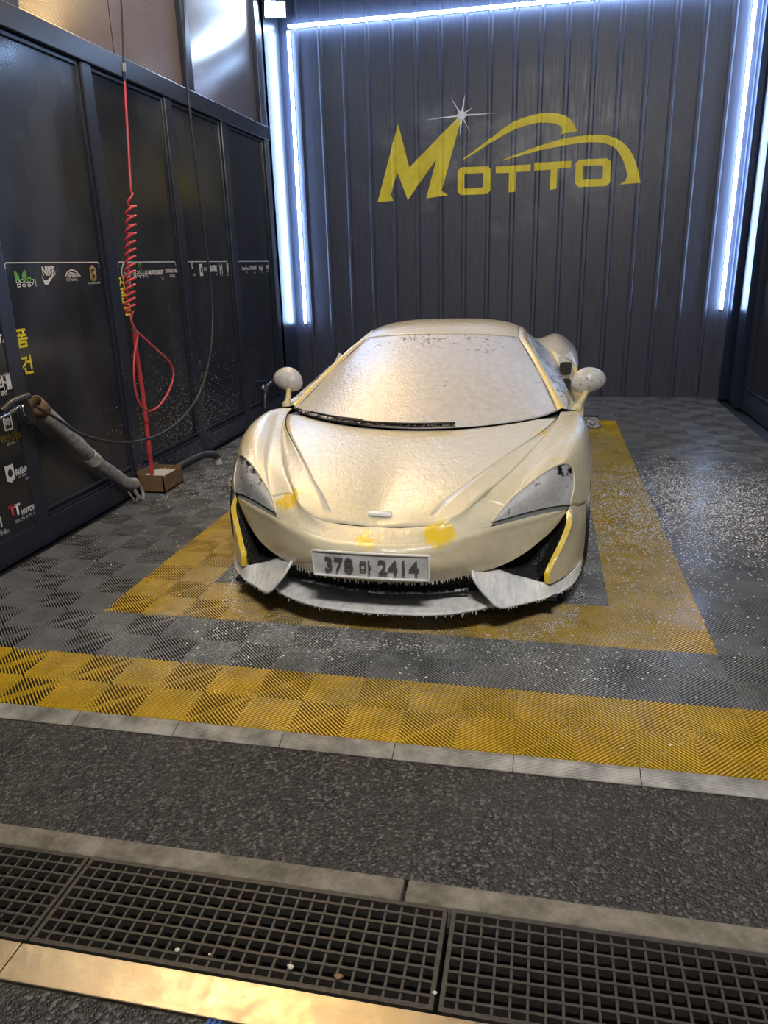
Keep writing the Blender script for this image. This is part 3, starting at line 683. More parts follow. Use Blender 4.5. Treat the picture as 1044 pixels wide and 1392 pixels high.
# --- headlights
LTOP = [(.50, .217, .543), (.523, .261, .565), (.55, .304, .591), (.577, .338, .616), (.616, .388, .640), (.652, .427, .663), (.694, .473, .686), (.733, .507, .707), (.785, .56, .722), (.825, .61, .713), (.848, .632, .687), (.858, .625, .655), (.860, .605, .62), (.857, .581, .590), (.850, .562, .558), (.846, .553, .528)]
LBOT = [(.50, .217, .543), (.56, .268, .547), (.62, .325, .550), (.72, .425, .548), (.80, .51, .538), (.846, .553, .528)]
def sided(fn):
    for s in (False, True): fn(s)
def lamp(mirror):
    G = loft([LBOT, [tuple(p.lerp(q, .5)+Vector((.004, -.018, .004))*math.sin(PI*i/11)) for i, (p, q) in enumerate(zip(cr(LBOT, 12), cr(LTOP, 12)))], LTOP], 40, 16)
    def lamp_bare(p):
        d = min((Vector((abs(p[0]), p[1], p[2]))-Vector(q)).length for q in LTOP[5:11])
        return max(0, 1-d/.075)*.19
    h = Sheet().grid(G, False, mirror).obj('headlight', 'foam_lens', car, 0, 60, lamp_bare)
    S_ = Sheet(); off = [(x-.003, y+.012, z-.010) for x, y, z in LBOT]
    S_.grid(loft([LBOT, off, [p for p in B1 if p[0] > .5]], 30, 5), True, mirror)
    S_.obj('lamp_sill', 'groove', h, 0, 40)
    V_, F_ = tube_vf([(-p.x if mirror else p.x, p.y, p.z) for p in cr(LTOP, 50)], .0055, 6); obj('lamp_rim', V_, F_, 'foam_paint', h, True)
sided(lamp)
# --- front fenders
AX, AZ = 1.05, .325
F0 = SHUT+[(.80, 1.40, .812)]
F2 = [(.616, .388, .640), (.655, .50, .690), (.70, .62, .731), (.762, .85, .782), (.80, 1.08, .803), (.83, 1.40, .813)]
F3 = [(.765, .54, .717), (.815, .70, .765), (.862, .88, .802), (.884, 1.07, .822), (.893, 1.25, .824), (.895, 1.42, .808)]
F4 = [(.846, .632, .69), (.876, .72, .715), (.915, .87, .748), (.935, 1.05, .770), (.940, 1.25, .768), (.935, 1.46, .752)]
F5 = [(.860, .605, .62), (.892, .68, .63), (.928, .80, .665), (.950, 1.02, .722), (.953, 1.25, .700), (.950, 1.47, .640)]
F6 = [(.846, .553, .525), (.893, .63, .50), (.925, .698, .50), (.941, .76, .560), (.952, .87, .640), (.957, 1.05, .692), (.957, 1.24, .635), (.955, 1.36, .545), (.954, 1.425, .43)]
def fender(mirror):
    s_ = Sheet(); G = loft([F0, F2, F3, F4, F5, F6], 52, 46)
    G = snap(G, 'u', [(.438, .30, .612), (.50, .312, .602), (.55, .304, .591)]+LTOP[3:], 2.5); s_.grid(G, True, mirror)
    R_ = [(x-.03, y, z) for x, y, z in F6[2:]]; s_.grid(loft([F6[2:], R_], 40, 3), True, mirror)
    back = [(.954, 1.425, .43), (.953, 1.44, .33), (.948, 1.435, .22), (.94, 1.43, .14)]
    door_ = [(.950, 1.475, .640), (.953, 1.50, .45), (.948, 1.50, .30), (.935, 1.50, .14)]
    s_.grid(loft([[(.955, 1.36, .545)]+back, door_], 24, 6), True, mirror)
    s_.obj('front_fender', 'foam_paint', car, .003, 30, bare)
    # wheel well liner
    V_ = []; F_ = []
    for k in range(25):
        a = -.35+(PI+.7)*k/24
        for x in (.55, .945): V_.append((-x if mirror else x, AX+.372*math.cos(a), AZ+.372*math.sin(a)))
    for k in range(24): F_.append([2*k, 2*k+1, 2*k+3, 2*k+2])
    obj('wheel_well', V_, F_, 'black_trim', car, True)
sided(fender)
# --- bumper corner with the yellow inner edge, side intake
S0 = [(.829, .527, .500), (.83, .508, .462), (.812, .48, .40), (.79, .452, .351), (.762, .41, .30), (.737, .37, .245), (.742, .374, .195)]
S0b = [(x+.026, y-.004, z+.001) for x, y, z in S0]; S0b[0] = (.838, .538, .512)
S1 = [(.868, .588, .512), (.889, .590, .43), (.879, .56, .35), (.857, .51, .27), (.835, .465, .20)]
S2 = [(.925, .698, .500), (.931, .690, .40), (.930, .682, .31), (.923, .672, .205)]
def corner(mirror):
    s_ = Sheet(); G = loft([S0b, S1, S2], 30, 22); G = snap(G, 'u', [(.838, .538, .512), (.846, .553, .524), (.893, .63, .50), (.925, .698, .50)], 2); s_.grid(G, True, mirror)
    c = s_.obj('bumper_corner', 'foam_paint', car, 0, 40, bare)
    e = Sheet().grid(loft([S0, S0b], 30, 3), True, mirror); e.grid(loft([[(x-.002, y+.09, z) for x, y, z in S0], S0], 30, 3), True, mirror)
    e.obj('bare_edge', 'foam_paint', c, 0, 30, bare_all(1.0))
sided(corner)
WA = [(.425, .172, .337), (.430, .138, .315), (.459, .130, .265), (.50, .132, .215), (.535, .134, .178), (.565, .155, .162), (.62, .215, .150), (.68, .28, .140), (.75, .345, .134), (.82, .43, .130), (.885, .535, .140), (.915, .63, .165), (.922, .67, .185)]
WB = [(.428, .24, .345), (.445, .235, .338), (.475, .25, .322), (.52, .275, .300), (.56, .30, .275), (.61, .335, .245), (.66, .365, .222), (.71, .375, .205), (.75, .385, .196), (.82, .465, .190), (.88, .555, .195), (.912, .64, .205), (.924, .68, .212)]
def wing(mirror):
    mid = [tuple(p.lerp(q, .45)+Vector((.0, -.004, -.016))*math.sin(PI*i/15)**.5) for i, (p, q) in enumerate(zip(cr(WA, 16), cr(WB, 16)))]
    s_ = Sheet().grid(loft([WA, mid, WB], 60, 14), False, mirror); o = s_.obj('corner_winglet', 'foam_wing', car, .012, 50)
    # dark mouth of the corner intake
    loop = cr([p for p in B4 if p[0] > .41], 24)+cr([(.829, .527, .500)]+S0[1:-1], 16)[1:]+cr([WB[7], WB[6], WB[5], WB[4], WB[3], WB[2], WB[1]], 16)
    cen = Vector((.66, .42, .36)); V_ = []; F_ = []; n_ = len(loop)
    for t, dy in ((0, 0), (.06, .03), (.16, .12)):
        for p in loop:
            q = p.lerp(cen, t)+Vector((0, dy, 0)); V_.append((-q.x if mirror else q.x, q.y, q.z))
    V_.append(((-1 if mirror else 1)*cen.x, cen.y+.14, cen.z))
    for r_ in range(2):
        for k in range(n_): F_.append([r_*n_+k, r_*n_+(k+1) % n_, (r_+1)*n_+(k+1) % n_, (r_+1)*n_+k])
    for k in range(n_): F_.append([2*n_+k, 2*n_+(k+1) % n_, 3*n_])
    obj('corner_intake', V_, F_, 'intake_mesh', car)
sided(wing)
# --- centre intake, splitter
SP = [(0, .085, .138), (.2, .092, .140), (.32, .11, .145), (.42, .15, .150), (.49, .19, .153), (.56, .26, .152)]
sp_ = Sheet(); sb = [(x, y+.26, z+.006) for x, y, z in SP]; lowf = [(x, y+.012, z-.024) for x, y, z in SP]; lowb = [(x, y+.26, z-.03) for x, y, z in SP]
sp_.grid(loft([full(lowb), full(lowf)], 61, 3), False); sp_.grid(loft([full(lowf), full([(x, y-.004, z-.010) for x, y, z in SP]), full(SP)], 61, 6), False); sp_.grid(loft([full(SP), full(sb)], 61, 6), False)
sp_.obj('splitter', 'foam_wing', car, 0, 40)
bk = Sheet(); bk.grid(loft([full([(x, y+.05, z+.004) for x, y, z in B4[:4]]), full([(0, .26, .29), (.3, .28, .29), (.5, .32, .30)]), full([(0, .30, .145), (.3, .32, .15), (.52, .36, .15)])], 41, 9)); bk.obj('centre_intake', 'intake_mesh', car)
V_, F_ = tube_vf([(-.40, .235, .205), (-.2, .19, .195), (0, .175, .19), (.2, .19, .195), (.40, .235, .205)], .008, 6); obj('intake_bar', V_, F_, 'foam_black', car, True)
# --- glass, pillars, roof
WSB = [(0, 1.05, .776), (.3, 1.08, .784), (.55, 1.17, .798), (.70, 1.29, .806), (.782, 1.431, .811)]
WST = [(0, 2.06, 1.192), (.2, 2.085, 1.188), (.38, 2.15, 1.172), (.47, 2.205, 1.158), (.525, 2.262, 1.143)]
WM = [(0, 1.52, .998), (.26, 1.55, 1.0), (.46, 1.63, .995), (.585, 1.725, .985), (.662, 1.845, .980)]
ws = Sheet().grid(loft([full(WSB), full(WM), full(WST)], 61, 40))
def ws_bare(p): return .10*min(1, max(0, (p[2]-1.06)/.10))
ws.obj('windscreen', 'foam_glass', car, .006, 60, ws_bare)
PIN = [(.782, 1.431, .811), (.725, 1.64, .897), (.662, 1.845, .980), (.59, 2.06, 1.070), (.525, 2.262, 1.143)]
RAIL = [(.832, 1.455, .815), (.765, 1.67, .905), (.70, 1.87, .985), (.638, 2.07, 1.065), (.585, 2.30, 1.125), (.572, 2.5, 1.145), (.57, 2.75, 1.130), (.585, 3.0, 1.07)]
PMID = [(.80, 1.425, .825), (.742, 1.64, .912), (.68, 1.845, .994), (.612, 2.06, 1.082), (.55, 2.275, 1.150), (.545, 2.5, 1.176), (.54, 2.78, 1.160), (.53, 3.02, 1.105)]
RE = [(.525, 2.262, 1.143), (.515, 2.5, 1.186), (.505, 2.78, 1.178), (.49, 3.03, 1.118)]
def pillar(mirror):
    s_ = Sheet().grid(loft([PIN+RE[1:], PMID, RAIL], 60, 9), True, mirror)
    def pb(p): return .95 if (p[1] < 2.3 and abs(p[0]) > .5 and random.random() < .9 and (Vector((abs(p[0]), p[1], p[2]))-Vector((.803, 1.44, .82))).length > 0) and p[0]*(-1 if mirror else 1) > 0 and min((Vector((abs(p[0]), p[1], p[2]))-q).length for q in PMC) < .012 else .1
    s_.obj('roof_pillar', 'foam_paint', car, 0, 40, pb)
PMC = cr(PMID[:5], 60)
sided(pillar)
roof = Sheet().grid(loft([full(WST), full([(0, 2.28, 1.232), (.28, 2.31, 1.224), (.44, 2.37, 1.200), (.515, 2.44, 1.180)]), full([(0, 2.56, 1.246), (.28, 2.58, 1.238), (.44, 2.62, 1.213), (.51, 2.65, 1.187)]), full([(0, 2.83, 1.228), (.28, 2.85, 1.218), (.42, 2.87, 1.193), (.50, 2.88, 1.160)]), full([(0, 3.08, 1.165), (.28, 3.07, 1.155), (.40, 3.06, 1.14), (.49, 3.03, 1.118)])], 49, 34))
roof.obj('roof', 'foam_paint', car, .004, 40, lambda p: .05)
# --- doors, side windows, rear body
BELT = [(.832, 1.455, .815), (.855, 1.62, .822), (.858, 1.85, .834), (.842, 2.1, .848), (.818, 2.35, .868), (.79, 2.65, .91), (.70, 2.95, .99)]
def side(mirror):
    sg = Sheet().grid(loft([RAIL, [tuple(p.lerp(q, .5)+Vector((.012, 0, .012))) for p, q in zip(cr(RAIL, 10), cr(BELT, 10))], BELT], 40, 12), True, mirror)
    sg.obj('side_window', 'foam_sideglass', car, .004, 60, lambda p: .0)
    CH = [(.885, 1.45, .810), (.888, 1.65, .800), (.886, 1.9, .778), (.878, 2.2, .735), (.870, 2.5, .690), (.865, 2.72, .665)]
    D1 = [(.925, 1.46, .775), (.938, 1.65, .785), (.944, 1.9, .800), (.942, 2.2, .822), (.935, 2.5, .85), (.925, 2.78, .885)]
    D1i = [(x-.022, y, z-.004) for x, y, z in D1]
    D2 = [(.950, 1.475, .640), (.955, 1.8, .65), (.957, 2.1, .67), (.955, 2.45, .71), (.95, 2.80, .76)]
    D3 = [(.953, 1.50, .45), (.938, 1.8, .43), (.915, 2.1, .43), (.895, 2.45, .45), (.88, 2.80, .47)]
    D4 = [(.946, 1.50, .30), (.938, 1.8, .28), (.928, 2.1, .28), (.920, 2.45, .29), (.915, 2.80, .31)]
    D5 = [(.935, 1.50, .14), (.935, 1.9, .135), (.935, 2.3, .135), (.935, 2.80, .14)]
    d = Sheet().grid(loft([BELT[:6], CH], 40, 8), True, mirror); d.grid(loft([CH, D1i], 40, 8), True, mirror); d.grid(loft([D1i, D1], 40, 3), True, mirror)
    d.grid(loft([D1, D2, D3, D4, D5], 40, 30), True, mirror)
    def db(p): return .9 if (p[2] > .8 and p[1] > 1.9 and .905 < abs(p[0])) else .1
    d.obj('door', 'foam_paint', car, 0, 32, db)
    # intake mouth behind the door: two dark openings split by a vane
    sx = -1 if mirror else 1
    def quad(name, pts, m_, par=car):
        P_ = [Vector(p) for p in pts]; ring_ = []
        for k in range(24):
            a = 2*PI*k/24; c, s_ = math.cos(a), math.sin(a); u = .5+.5*math.copysign(abs(c)**.45, c); v = .5+.5*math.copysign(abs(s_)**.45, s_)
            q = P_[1].lerp(P_[2], u).lerp(P_[0].lerp(P_[3], u), v); ring_.append((sx*q.x, q.y-.004, q.z))
        return obj(name, ring_, [list(range(24))], m_, par)
    A = [(.795, 2.742, .955), (.80, 2.70, .84), (.855, 2.66, .66), (.925, 2.76, .72), (.925, 2.80, .90), (.88, 2.81, .985)]
    bm = bmesh.new(); bm.faces.new([bm.verts.new((sx*x, y, z)) for x, y, z in A]); bulk = bm_obj('intake_surround', bm, 'foam_white', car)
    quad('intake_mouth', [(.802, 2.700, .925), (.812, 2.685, .835), (.888, 2.70, .830), (.893, 2.72, .925)], 'intake_mesh', bulk)
    quad('intake_mouth', [(.822, 2.672, .815), (.858, 2.645, .695), (.893, 2.66, .70), (.889, 2.68, .812)], 'intake_mesh', bulk)
    E2 = [(.585, 3.0, 1.07), (.61, 3.3, 1.035), (.63, 3.7, .98), (.64, 4.1, .93), (.65, 4.45, .87)]
    E3 = [(.70, 2.95, .995), (.735, 3.2, 1.035), (.76, 3.45, 1.05), (.775, 3.8, 1.03), (.77, 4.15, .965), (.74, 4.42, .89)]
    E4 = [(.82, 2.77, .965), (.865, 3.1, .99), (.885, 3.4, .985), (.895, 3.8, .965), (.885, 4.15, .90), (.82, 4.41, .84)]
    E5 = [(.925, 2.79, .885), (.945, 3.1, .90), (.957, 3.4, .89), (.962, 3.8, .87), (.945, 4.15, .82), (.86, 4.39, .77)]
    E6 = [(.95, 2.80, .76), (.955, 3.1, .77), (.965, 3.4, .785), (.972, 3.75, .79), (.955, 4.1, .74), (.875, 4.37, .68)]
    E7 = [(.88, 2.80, .47), (.93, 3.1, .46), (.955, 3.30, .50), (.965, 3.42, .62), (.972, 3.72, .735), (.968, 4.02, .62), (.94, 4.2, .47), (.89, 4.33, .40)]
    r_ = Sheet().grid(loft([E2, E3, E4, E5, E6, E7], 44, 40), True, mirror)
    r_.grid(loft([[(.88, 2.80, .47), (.92, 3.08, .44), (.955, 3.30, .42), (.955, 3.31, .30)], [(.915, 2.80, .31), (.93, 3.1, .3), (.95, 3.30, .25)], [(.935, 2.80, .14), (.935, 3.1, .14), (.94, 3.32, .14)]], 16, 8), True, mirror)
    r_.grid(loft([[(.70, 2.95, .995), (.75, 2.84, .99), (.82, 2.77, .965)], [(.80, 2.65, .90), (.797, 2.70, .93), (.795, 2.742, .955)]], 8, 4), True, mirror)
    r_.obj('rear_fender', 'foam_paint', car, 0, 30, lambda p: .05)
    V_ = []; F_ = []
    for k in range(25):
        a = -.35+(PI+.7)*k/24
        for x in (.55, .955): V_.append((sx*x, 3.72+.395*math.cos(a), .342+.395*math.sin(a)))
    for k in range(24): F_.append([2*k, 2*k+1, 2*k+3, 2*k+2])
    obj('wheel_well', V_, F_, 'black_trim', car, True)
sided(side)
deck = Sheet().grid(loft([full([(0, 3.08, 1.165), (.28, 3.07, 1.155), (.40, 3.06, 1.14), (.49, 3.03, 1.118), (.585, 3.0, 1.07)]), full([(0, 3.45, 1.06), (.3, 3.45, 1.045), (.61, 3.3, 1.035)]), full([(0, 3.85, .975), (.3, 3.85, .97), (.63, 3.7, .98)]), full([(0, 4.2, .925), (.3, 4.2, .92), (.64, 4.1, .93)]), full([(0, 4.5, .885), (.3, 4.49, .88), (.65, 4.45, .87)])], 41, 30)); deck.obj('engine_cover', 'foam_paint', car, 0, 40)
tail = Sheet().grid(loft([full([(0, 4.5, .885), (.3, 4.49, .88), (.65, 4.45, .87), (.74, 4.42, .89), (.82, 4.41, .84)]), full([(0, 4.52, .72), (.4, 4.5, .72), (.875, 4.37, .68)]), full([(0, 4.5, .5), (.4, 4.48, .5), (.89, 4.33, .40)]), full([(0, 4.42, .2), (.4, 4.4, .2), (.80, 4.3, .2)])], 41, 20)); tail.obj('tail_panel', 'black_trim', car, 0, 40)
boxo('underbody', (-.80, .36, .115), (.80, 4.35, .135), 'black_trim', car)
boxo('sill', (-.93, 1.45, .115), (-.80, 3.3, .15), 'black_trim', car); boxo('sill', (.80, 1.45, .115), (.93, 3.3, .15), 'black_trim', car)
boxo('cabin_shell', (-.62, 1.6, .14), (.62, 3.2, .74), 'black_trim', car); boxo('front_bulkhead', (-.52, .42, .14), (.52, 1.6, .50), 'black_trim', car); boxo('rear_bulkhead', (-.52, 3.2, .14), (.52, 4.25, .80), 'black_trim', car)
# --- cowl and wipers
cow = Sheet(); hr = [(x, y+.004, z-.012) for x, y, z in HREAR]; cow.grid(loft([full(hr), full([(x, y+.02, z-.022) for x, y, z in WSB])], 61, 4)); cow.obj('cowl', 'black_trim', car, 0, 40)
def wiper(a, pts, label):
    o = None; V_, F_ = tube_vf(cr(pts, 30), .009, 6); w_ = obj('wiper', V_, F_, 'foam_black', car, True)
    bl_ = [(x+.0, y-.012, z+.010) for x, y, z in pts[1:]]; V_, F_ = tube_vf(cr(bl_, 24), .006, 6); obj('wiper_blade', V_, F_, 'black_trim', w_, True)
    return w_
wiper(0, [(-.70, 1.24, .822), (-.45, 1.105, .808), (-.2, 1.055, .798), (.02, 1.045, .795), (.24, 1.06, .800)], '')
wiper(0, [(-.76, 1.33, .826), (-.62, 1.215, .820), (-.45, 1.125, .812), (-.28, 1.075, .806)], '')
# --- mirrors
def mirror_(mir):
    sx = -1 if mir else 1; bm = bmesh.new(); bmesh.ops.create_uvsphere(bm, u_segments=28, v_segments=16, radius=1)
    for v in bm.verts:
        p = v.co.copy(); x = p.x*.104; z = p.z*(.086-.012*p.x); y = p.y*.075
        if p.y > 0: y *= .25
        if p.z < 0: z *= .85
        x += .012*p.z; v.co = Vector((sx*(.967+x), 1.83+y+.10*(x), .918+z))
    hs = bm_obj('mirror', bm, 'foam_mirror', car, True)
    arm = cr([(sx*.895, 1.565, .798), (sx*.918, 1.66, .815), (sx*.945, 1.76, .848), (sx*.957, 1.82, .885)], 14); V_, F_ = tube_vf(arm, .02, 8, radii=[.030-.012*math.sin(PI*i/13*.7) for i in range(14)])
    V_ = [(v[0], v[1], v[2]) for v in V_]; a_ = obj('mirror_arm', V_, F_, 'foam_paint', hs, True)
    at_ = a_.data.attributes.new('bare', 'FLOAT', 'POINT'); at_.data.foreach_set('value', [.45]*len(a_.data.vertices))
    bm = bmesh.new(); bmesh.ops.create_circle(bm, cap_ends=True, segments=24, radius=1)
    for v in bm.verts: v.co = Vector((sx*(.967+v.co.x*.085), 1.848+.0085*v.co.x, .918+v.co.y*.055))
    bm_obj('mirror_glass', bm, 'chrome', hs)
sided(mirror_)
# --- wheels
def wheel(x, y, R_, wd, mir):
    sx = -1 if mir else 1; e = obj('wheel', *tube_vf([(0, 0, 0), (sx*.02, 0, 0)], .05, 16), 'rim', car, True, loc=(x, y, R_))
    h_ = wd/2; rp = R_*.74
    lathe('tyre', [(rp, -h_*.9), (R_*.86, -h_), (R_*.97, -h_*.86), (R_, -h_*.7), (R_, h_*.7), (R_*.97, h_*.86), (R_*.86, h_), (rp, h_*.9)], 'tyre', e, 48)
    lathe('rim', [(rp, -h_*.9), (rp*.94, -h_*.8), (rp*.92, h_*.6), (rp*.97, h_*.8), (rp, h_*.9)], 'rim', e, 40)
    lathe('brake_disc', [(.03, sx*h_*.2), (rp*.8, sx*h_*.2), (rp*.8, sx*h_*.1), (.03, sx*h_*.1)], 'rim', e, 32)
    bm = bmesh.new(); box(bm, (-.012, -.014, .04), (.012, .014, rp*.94), .004)
    for v in bm.verts: v.co.x += sx*(h_*.75-.03*(1-v.co.z/rp)); v.co.y *= (1.4-.5*v.co.z/rp)
    sp0 = bm_obj('spoke', bm, 'rim', e)
    for k in range(1, 10): share(sp0, e, None, (2*PI*k/10+(.16 if k % 2 else 0), 0, 0))
for sx in (1, -1):
    wheel(sx*.835, AX, .327, .235, sx < 0); wheel(sx*.815, 3.72, .342, .285, sx < 0)
# --- number plate, badge
pl = Sheet(); pw, pt, pb_ = .256, .463, .345
def plate_pt(x, z, lift=0):
    y = .013+.0*x - .012*(z-.34)/.12 - .030*(1-(x/.256)**2)*.35; return (x, y-.018-lift, z)
rows = [[Vector(plate_pt(-pw+2*pw*i/20, pb_+(pt-pb_)*j/4)) for i in range(21)] for j in range(5)]
pl.grid(rows); plate = pl.obj('license_plate', 'plate', car, 0, 40)
rim = [plate_pt(-pw+2*pw*i/20, pt, .004) for i in range(21)]+[plate_pt(pw, pt-(pt-pb_)*j/4, .004) for j in range(1, 5)]+[plate_pt(pw-2*pw*i/20, pb_, .004) for i in range(1, 21)]+[plate_pt(-pw, pb_+(pt-pb_)*j/4, .004) for j in range(1, 4)]
V_, F_ = tube_vf(rim, .006, 6, closed=True); obj('plate_frame', V_, F_, 'foam_white', plate, True)
def plate_text(body, size, x0, z0, sx_):
    me = text_mesh(body, size, 'LEFT', .002, .0005)
    for v in me.vertices: v.co = Vector(plate_pt(x0+v.co.x*sx_, z0+v.co.y, .013+v.co.z))
    me.materials.clear(); me.materials.append(M['plate_ink']); o = bpy.data.objects.new('plate_lettering', me); C.objects.link(o); o.parent = plate
plate_text('378', .098, -.205, .372, .92); plate_text('마', .075, -.047, .372, .85); plate_text('2414', .098, .035, .372, .92)
bm = bmesh.new(); box(bm, (-.055, .190, .555), (.055, .215, .572), .006); 
for v in bm.verts: v.co.z += (v.co.y-.2)*.35
bm_obj('badge', bm, 'foam_white', car, True)
# --- foam hanging in drops from the lower edges
V = []; F = []
def drop(p, L, r):
    o = len(V); prof = [(0, r), (.35, r*.75), (.7, r*.7), (.9, r*.55), (1, .0)]
    for t, q in prof:
        for k in range(5): V.append((p[0]+q*math.cos(k*2*PI/5), p[1]+q*math.sin(k*2*PI/5), p[2]-t*L))
    for j in range(4):
        for k in range(5): F.append([o+j*5+k, o+(j+1)*5+k, o+(j+1)*5+(k+1) % 5, o+j*5+(k+1) % 5])
for c, n_, Lm in ((full([(x, y-.002, z+.002) for x, y, z in B4[:4]]), 110, .022), (full([(x, y+.002, z-.016) for x, y, z in SP]), 120, .014)):
    for p in cr(c, n_):
        if random.random() < .75: drop((p.x+random.uniform(-.004, .004), p.y+random.uniform(0, .008), p.z), random.uniform(.004, Lm)*(1 if random.random() < .85 else 1.8), random.uniform(.002, .0045))
for mir in (1, -1):
    for p in cr(WA[4:], 40):
        if random.random() < .55: drop((mir*p.x, p.y+.003, p.z-.003), random.uniform(.004, .016), random.uniform(.002, .004))
tag(obj('foam_drops', V, F, 'drip', car, True), kind='stuff')

# ================================================================== WASH GEAR ALONG THE LEFT WALL
def pts(X, L): return [tuple(px(u, v, 0, X)) for u, v in L]
# red spiral air hose on its cable, with the long foam brush wand hanging in a loop
HX = -2.60
base = px(178, 425, 0, HX)
hose = thing('spiral_hose', 'red spiral air hose hanging from the ceiling, its slack end looped', 'hose', (base.x, base.y, 0))
def tb(name, path, r, m, par, sides=8, radii=None): 
    loc = par.matrix_world.translation if par.type != 'EMPTY' else par.location
    V_, F_ = tube_vf(path, r, sides, radii=radii); return obj(name, [v-Vector(par.location) for v in V_], F_, m, par, True, sharp=60)
tb('cable', cr([(px(165, 0, 0, HX).x, px(165, 0, 0, HX).y, ZT)]+pts(HX, [(165, 0), (167, 50), (168, 88)]), 12), .007, 'black_hose', hose)
tb('fitting', pts(HX, [(168, 86), (168.5, 98)]), .013, 'brass', hose); tb('fitting', pts(HX, [(168.5, 98), (169.3, 110)]), .012, 'trim_metal', hose)
path = cr(pts(HX, [(169.3, 109), (171, 140), (174, 190), (176.5, 235), (178, 258)]), 14)
a, b = px(178, 262, 0, HX), px(176.5, 424, 0, HX); turns = 15; n_ = turns*14
for k in range(n_+1):
    t = k/n_; tt = t**.82; p = a.lerp(b, tt); ang = 2*PI*turns*t; rr_ = .037*(min(1, t*12+.2))
    path.append(p+Vector((rr_*math.sin(ang)*.8, rr_*math.cos(ang), .012*math.sin(ang))))
path += cr([tuple(path[-1])]+pts(HX, [(178, 434), (184, 448), (196, 460), (212, 475), (230, 492), (236, 507), (231, 528), (217, 551), (205, 558.5), (196, 556), (187, 542), (182.5, 515), (183, 480), (187, 455), (184, 449)]), 80)[1:]
tb('coil', path, .0078, 'red_hose', hose, 7)
p_top = px(182, 452, 0, -2.69); p_bot = px(206, 641, 0, -2.745)
wand = thing('foam_brush_wand', 'red wand standing in the rusty foam tray', 'brush wand', (p_bot.x, p_bot.y, p_bot.z-.02))
tb('shaft', [p_bot-Vector((0, 0, .02)), p_top.lerp(p_bot, .5)+Vector((.01, 0, 0)), p_top], .016, 'red_hose', wand, 10, radii=[.018, .016, .013])
tb('tip', [p_top, p_top+Vector((0, -.005, .03))], .011, 'brass', wand)
# rusty foam tray on the floor
tray = thing('foam_tray', 'rusty brown steel tray holding white foam at the wall base', 'tray', (-2.74, 2.83, 0))
bm = bmesh.new(); x0, x1, y0, y1, zt, t_ = -.11, .10, -.15, .155, .135, .008
box(bm, (x0, y0, .0), (x1, y1, .012)); box(bm, (x0, y0, .0), (x0+t_, y1, zt+.02)); box(bm, (x1-t_, y0, .0), (x1, y1, zt-.01)); box(bm, (x0, y0, .0), (x1, y0+t_, zt)); box(bm, (x0, y1-t_, .0), (x1, y1, zt))
bm_obj('body', bm, 'rust', tray)
V_ = []; F_ = []
for i in range(13):
    for j in range(13):
        x = x0+t_+(x1-x0-2*t_)*i/12; y = y0+t_+(y1-y0-2*t_)*j/12; V_.append((x, y, .105+.010*math.sin(9*i)*math.cos(5*j)))
for i in range(12):
    for j in range(12): F_.append([i*13+j, (i+1)*13+j, (i+1)*13+j+1, i*13+j+1])
obj('foam', V_, F_, 'pvc', tray, True)
# lagged holder tube slanting down the wall
hb = px(182, 662, 0, -2.775); hold = thing('lance_holder', 'grey taped holder tube slanting down the black wall', 'holder tube', (hb.x, hb.y, 0))
c0, c1, c2, c3 = px(58, 559, 0, -2.77), px(98, 596, 0, -2.77), px(128, 626, 0, -2.77), px(180, 661, 0, -2.77)
tb('upper_sleeve', [c0, c1], .047, 'lagging', hold, 16); tb('joint', [c1.lerp(c2, -.03), c1.lerp(c2, .02)], .046, 'black_trim', hold, 16); tb('middle_sleeve', [c1.lerp(c2, .02), c2], .045, 'lagging', hold, 16)
tb('collar', [c1.lerp(c2, .74), c2.lerp(c3, .02)], .049, 'pvc', hold, 16)
tb('lower_sleeve', cr([c2, c2.lerp(c3, .5), c3.lerp(c2, .12), c3+Vector((0, .03, .012))], 12), .041, 'lagging', hold, 16)
d_ = (c0-c1).normalized(); V_, F_ = tube_vf([c0, c0+d_*.09], .052, 18, cap=False); o = obj('rusty_mouth', [v-Vector(hold.location) for v in V_], F_, 'rust', hold, True); o.modifiers.new('thickness', 'SOLIDIFY').thickness = .006
lp = [c3+Vector((.03, -.03, -.02)), c3+Vector((.05, .0, -.09)), c3+Vector((.04, .05, -.11)), c3+Vector((.02, .09, -.06)), c3+Vector((.01, .06, .01))]
tb('loose_tape', cr([tuple(p) for p in lp], 20), .012, 'tape', hold, 6); tb('loose_tape', cr([tuple(p+Vector((.0, -.08, .015))) for p in lp[::-1]], 20), .006, 'tape', hold, 6)
# high-pressure gun stuck in the holder
g0 = px(30, 556, 0, -2.70); gun = thing('spray_gun', 'black pressure-washer gun hung in the mouth of the holder tube', 'spray gun', tuple(g0))
def lt(name, P, r, m, radii=None, sides=10): 
    V_, F_ = tube_vf(cr([tuple(Vector(p)) for p in P], 16), r, sides, radii=radii); return obj(name, V_, F_, m, gun, True, sharp=60)
lt('grip', [(0, .01, .06), (.0, .03, .02), (0, .045, -.04), (0, .05, -.085)], .026, 'gun_black'); lt('barrel', [(0, -.16, .015), (0, -.08, .045), (0, 0, .055), (0, .07, .06)], .020, 'gun_black')
lt('trigger_guard', [(0, .0, .04), (.005, -.02, 0), (.005, -.01, -.05), (0, .03, -.085), (0, .05, -.08)], .007, 'gun_black'); lt('trigger', [(.004, .012, .03), (.004, .0, 0), (.004, .01, -.04)], .006, 'chrome')
lt('lance', [(0, -.30, -.01), (0, -.2, -.012), (0, -.10, .0), (0, -.03, .02)], .011, 'chrome'); lt('lance_nut', [(0, -.10, .0), (0, -.06, .012)], .016, 'brass')
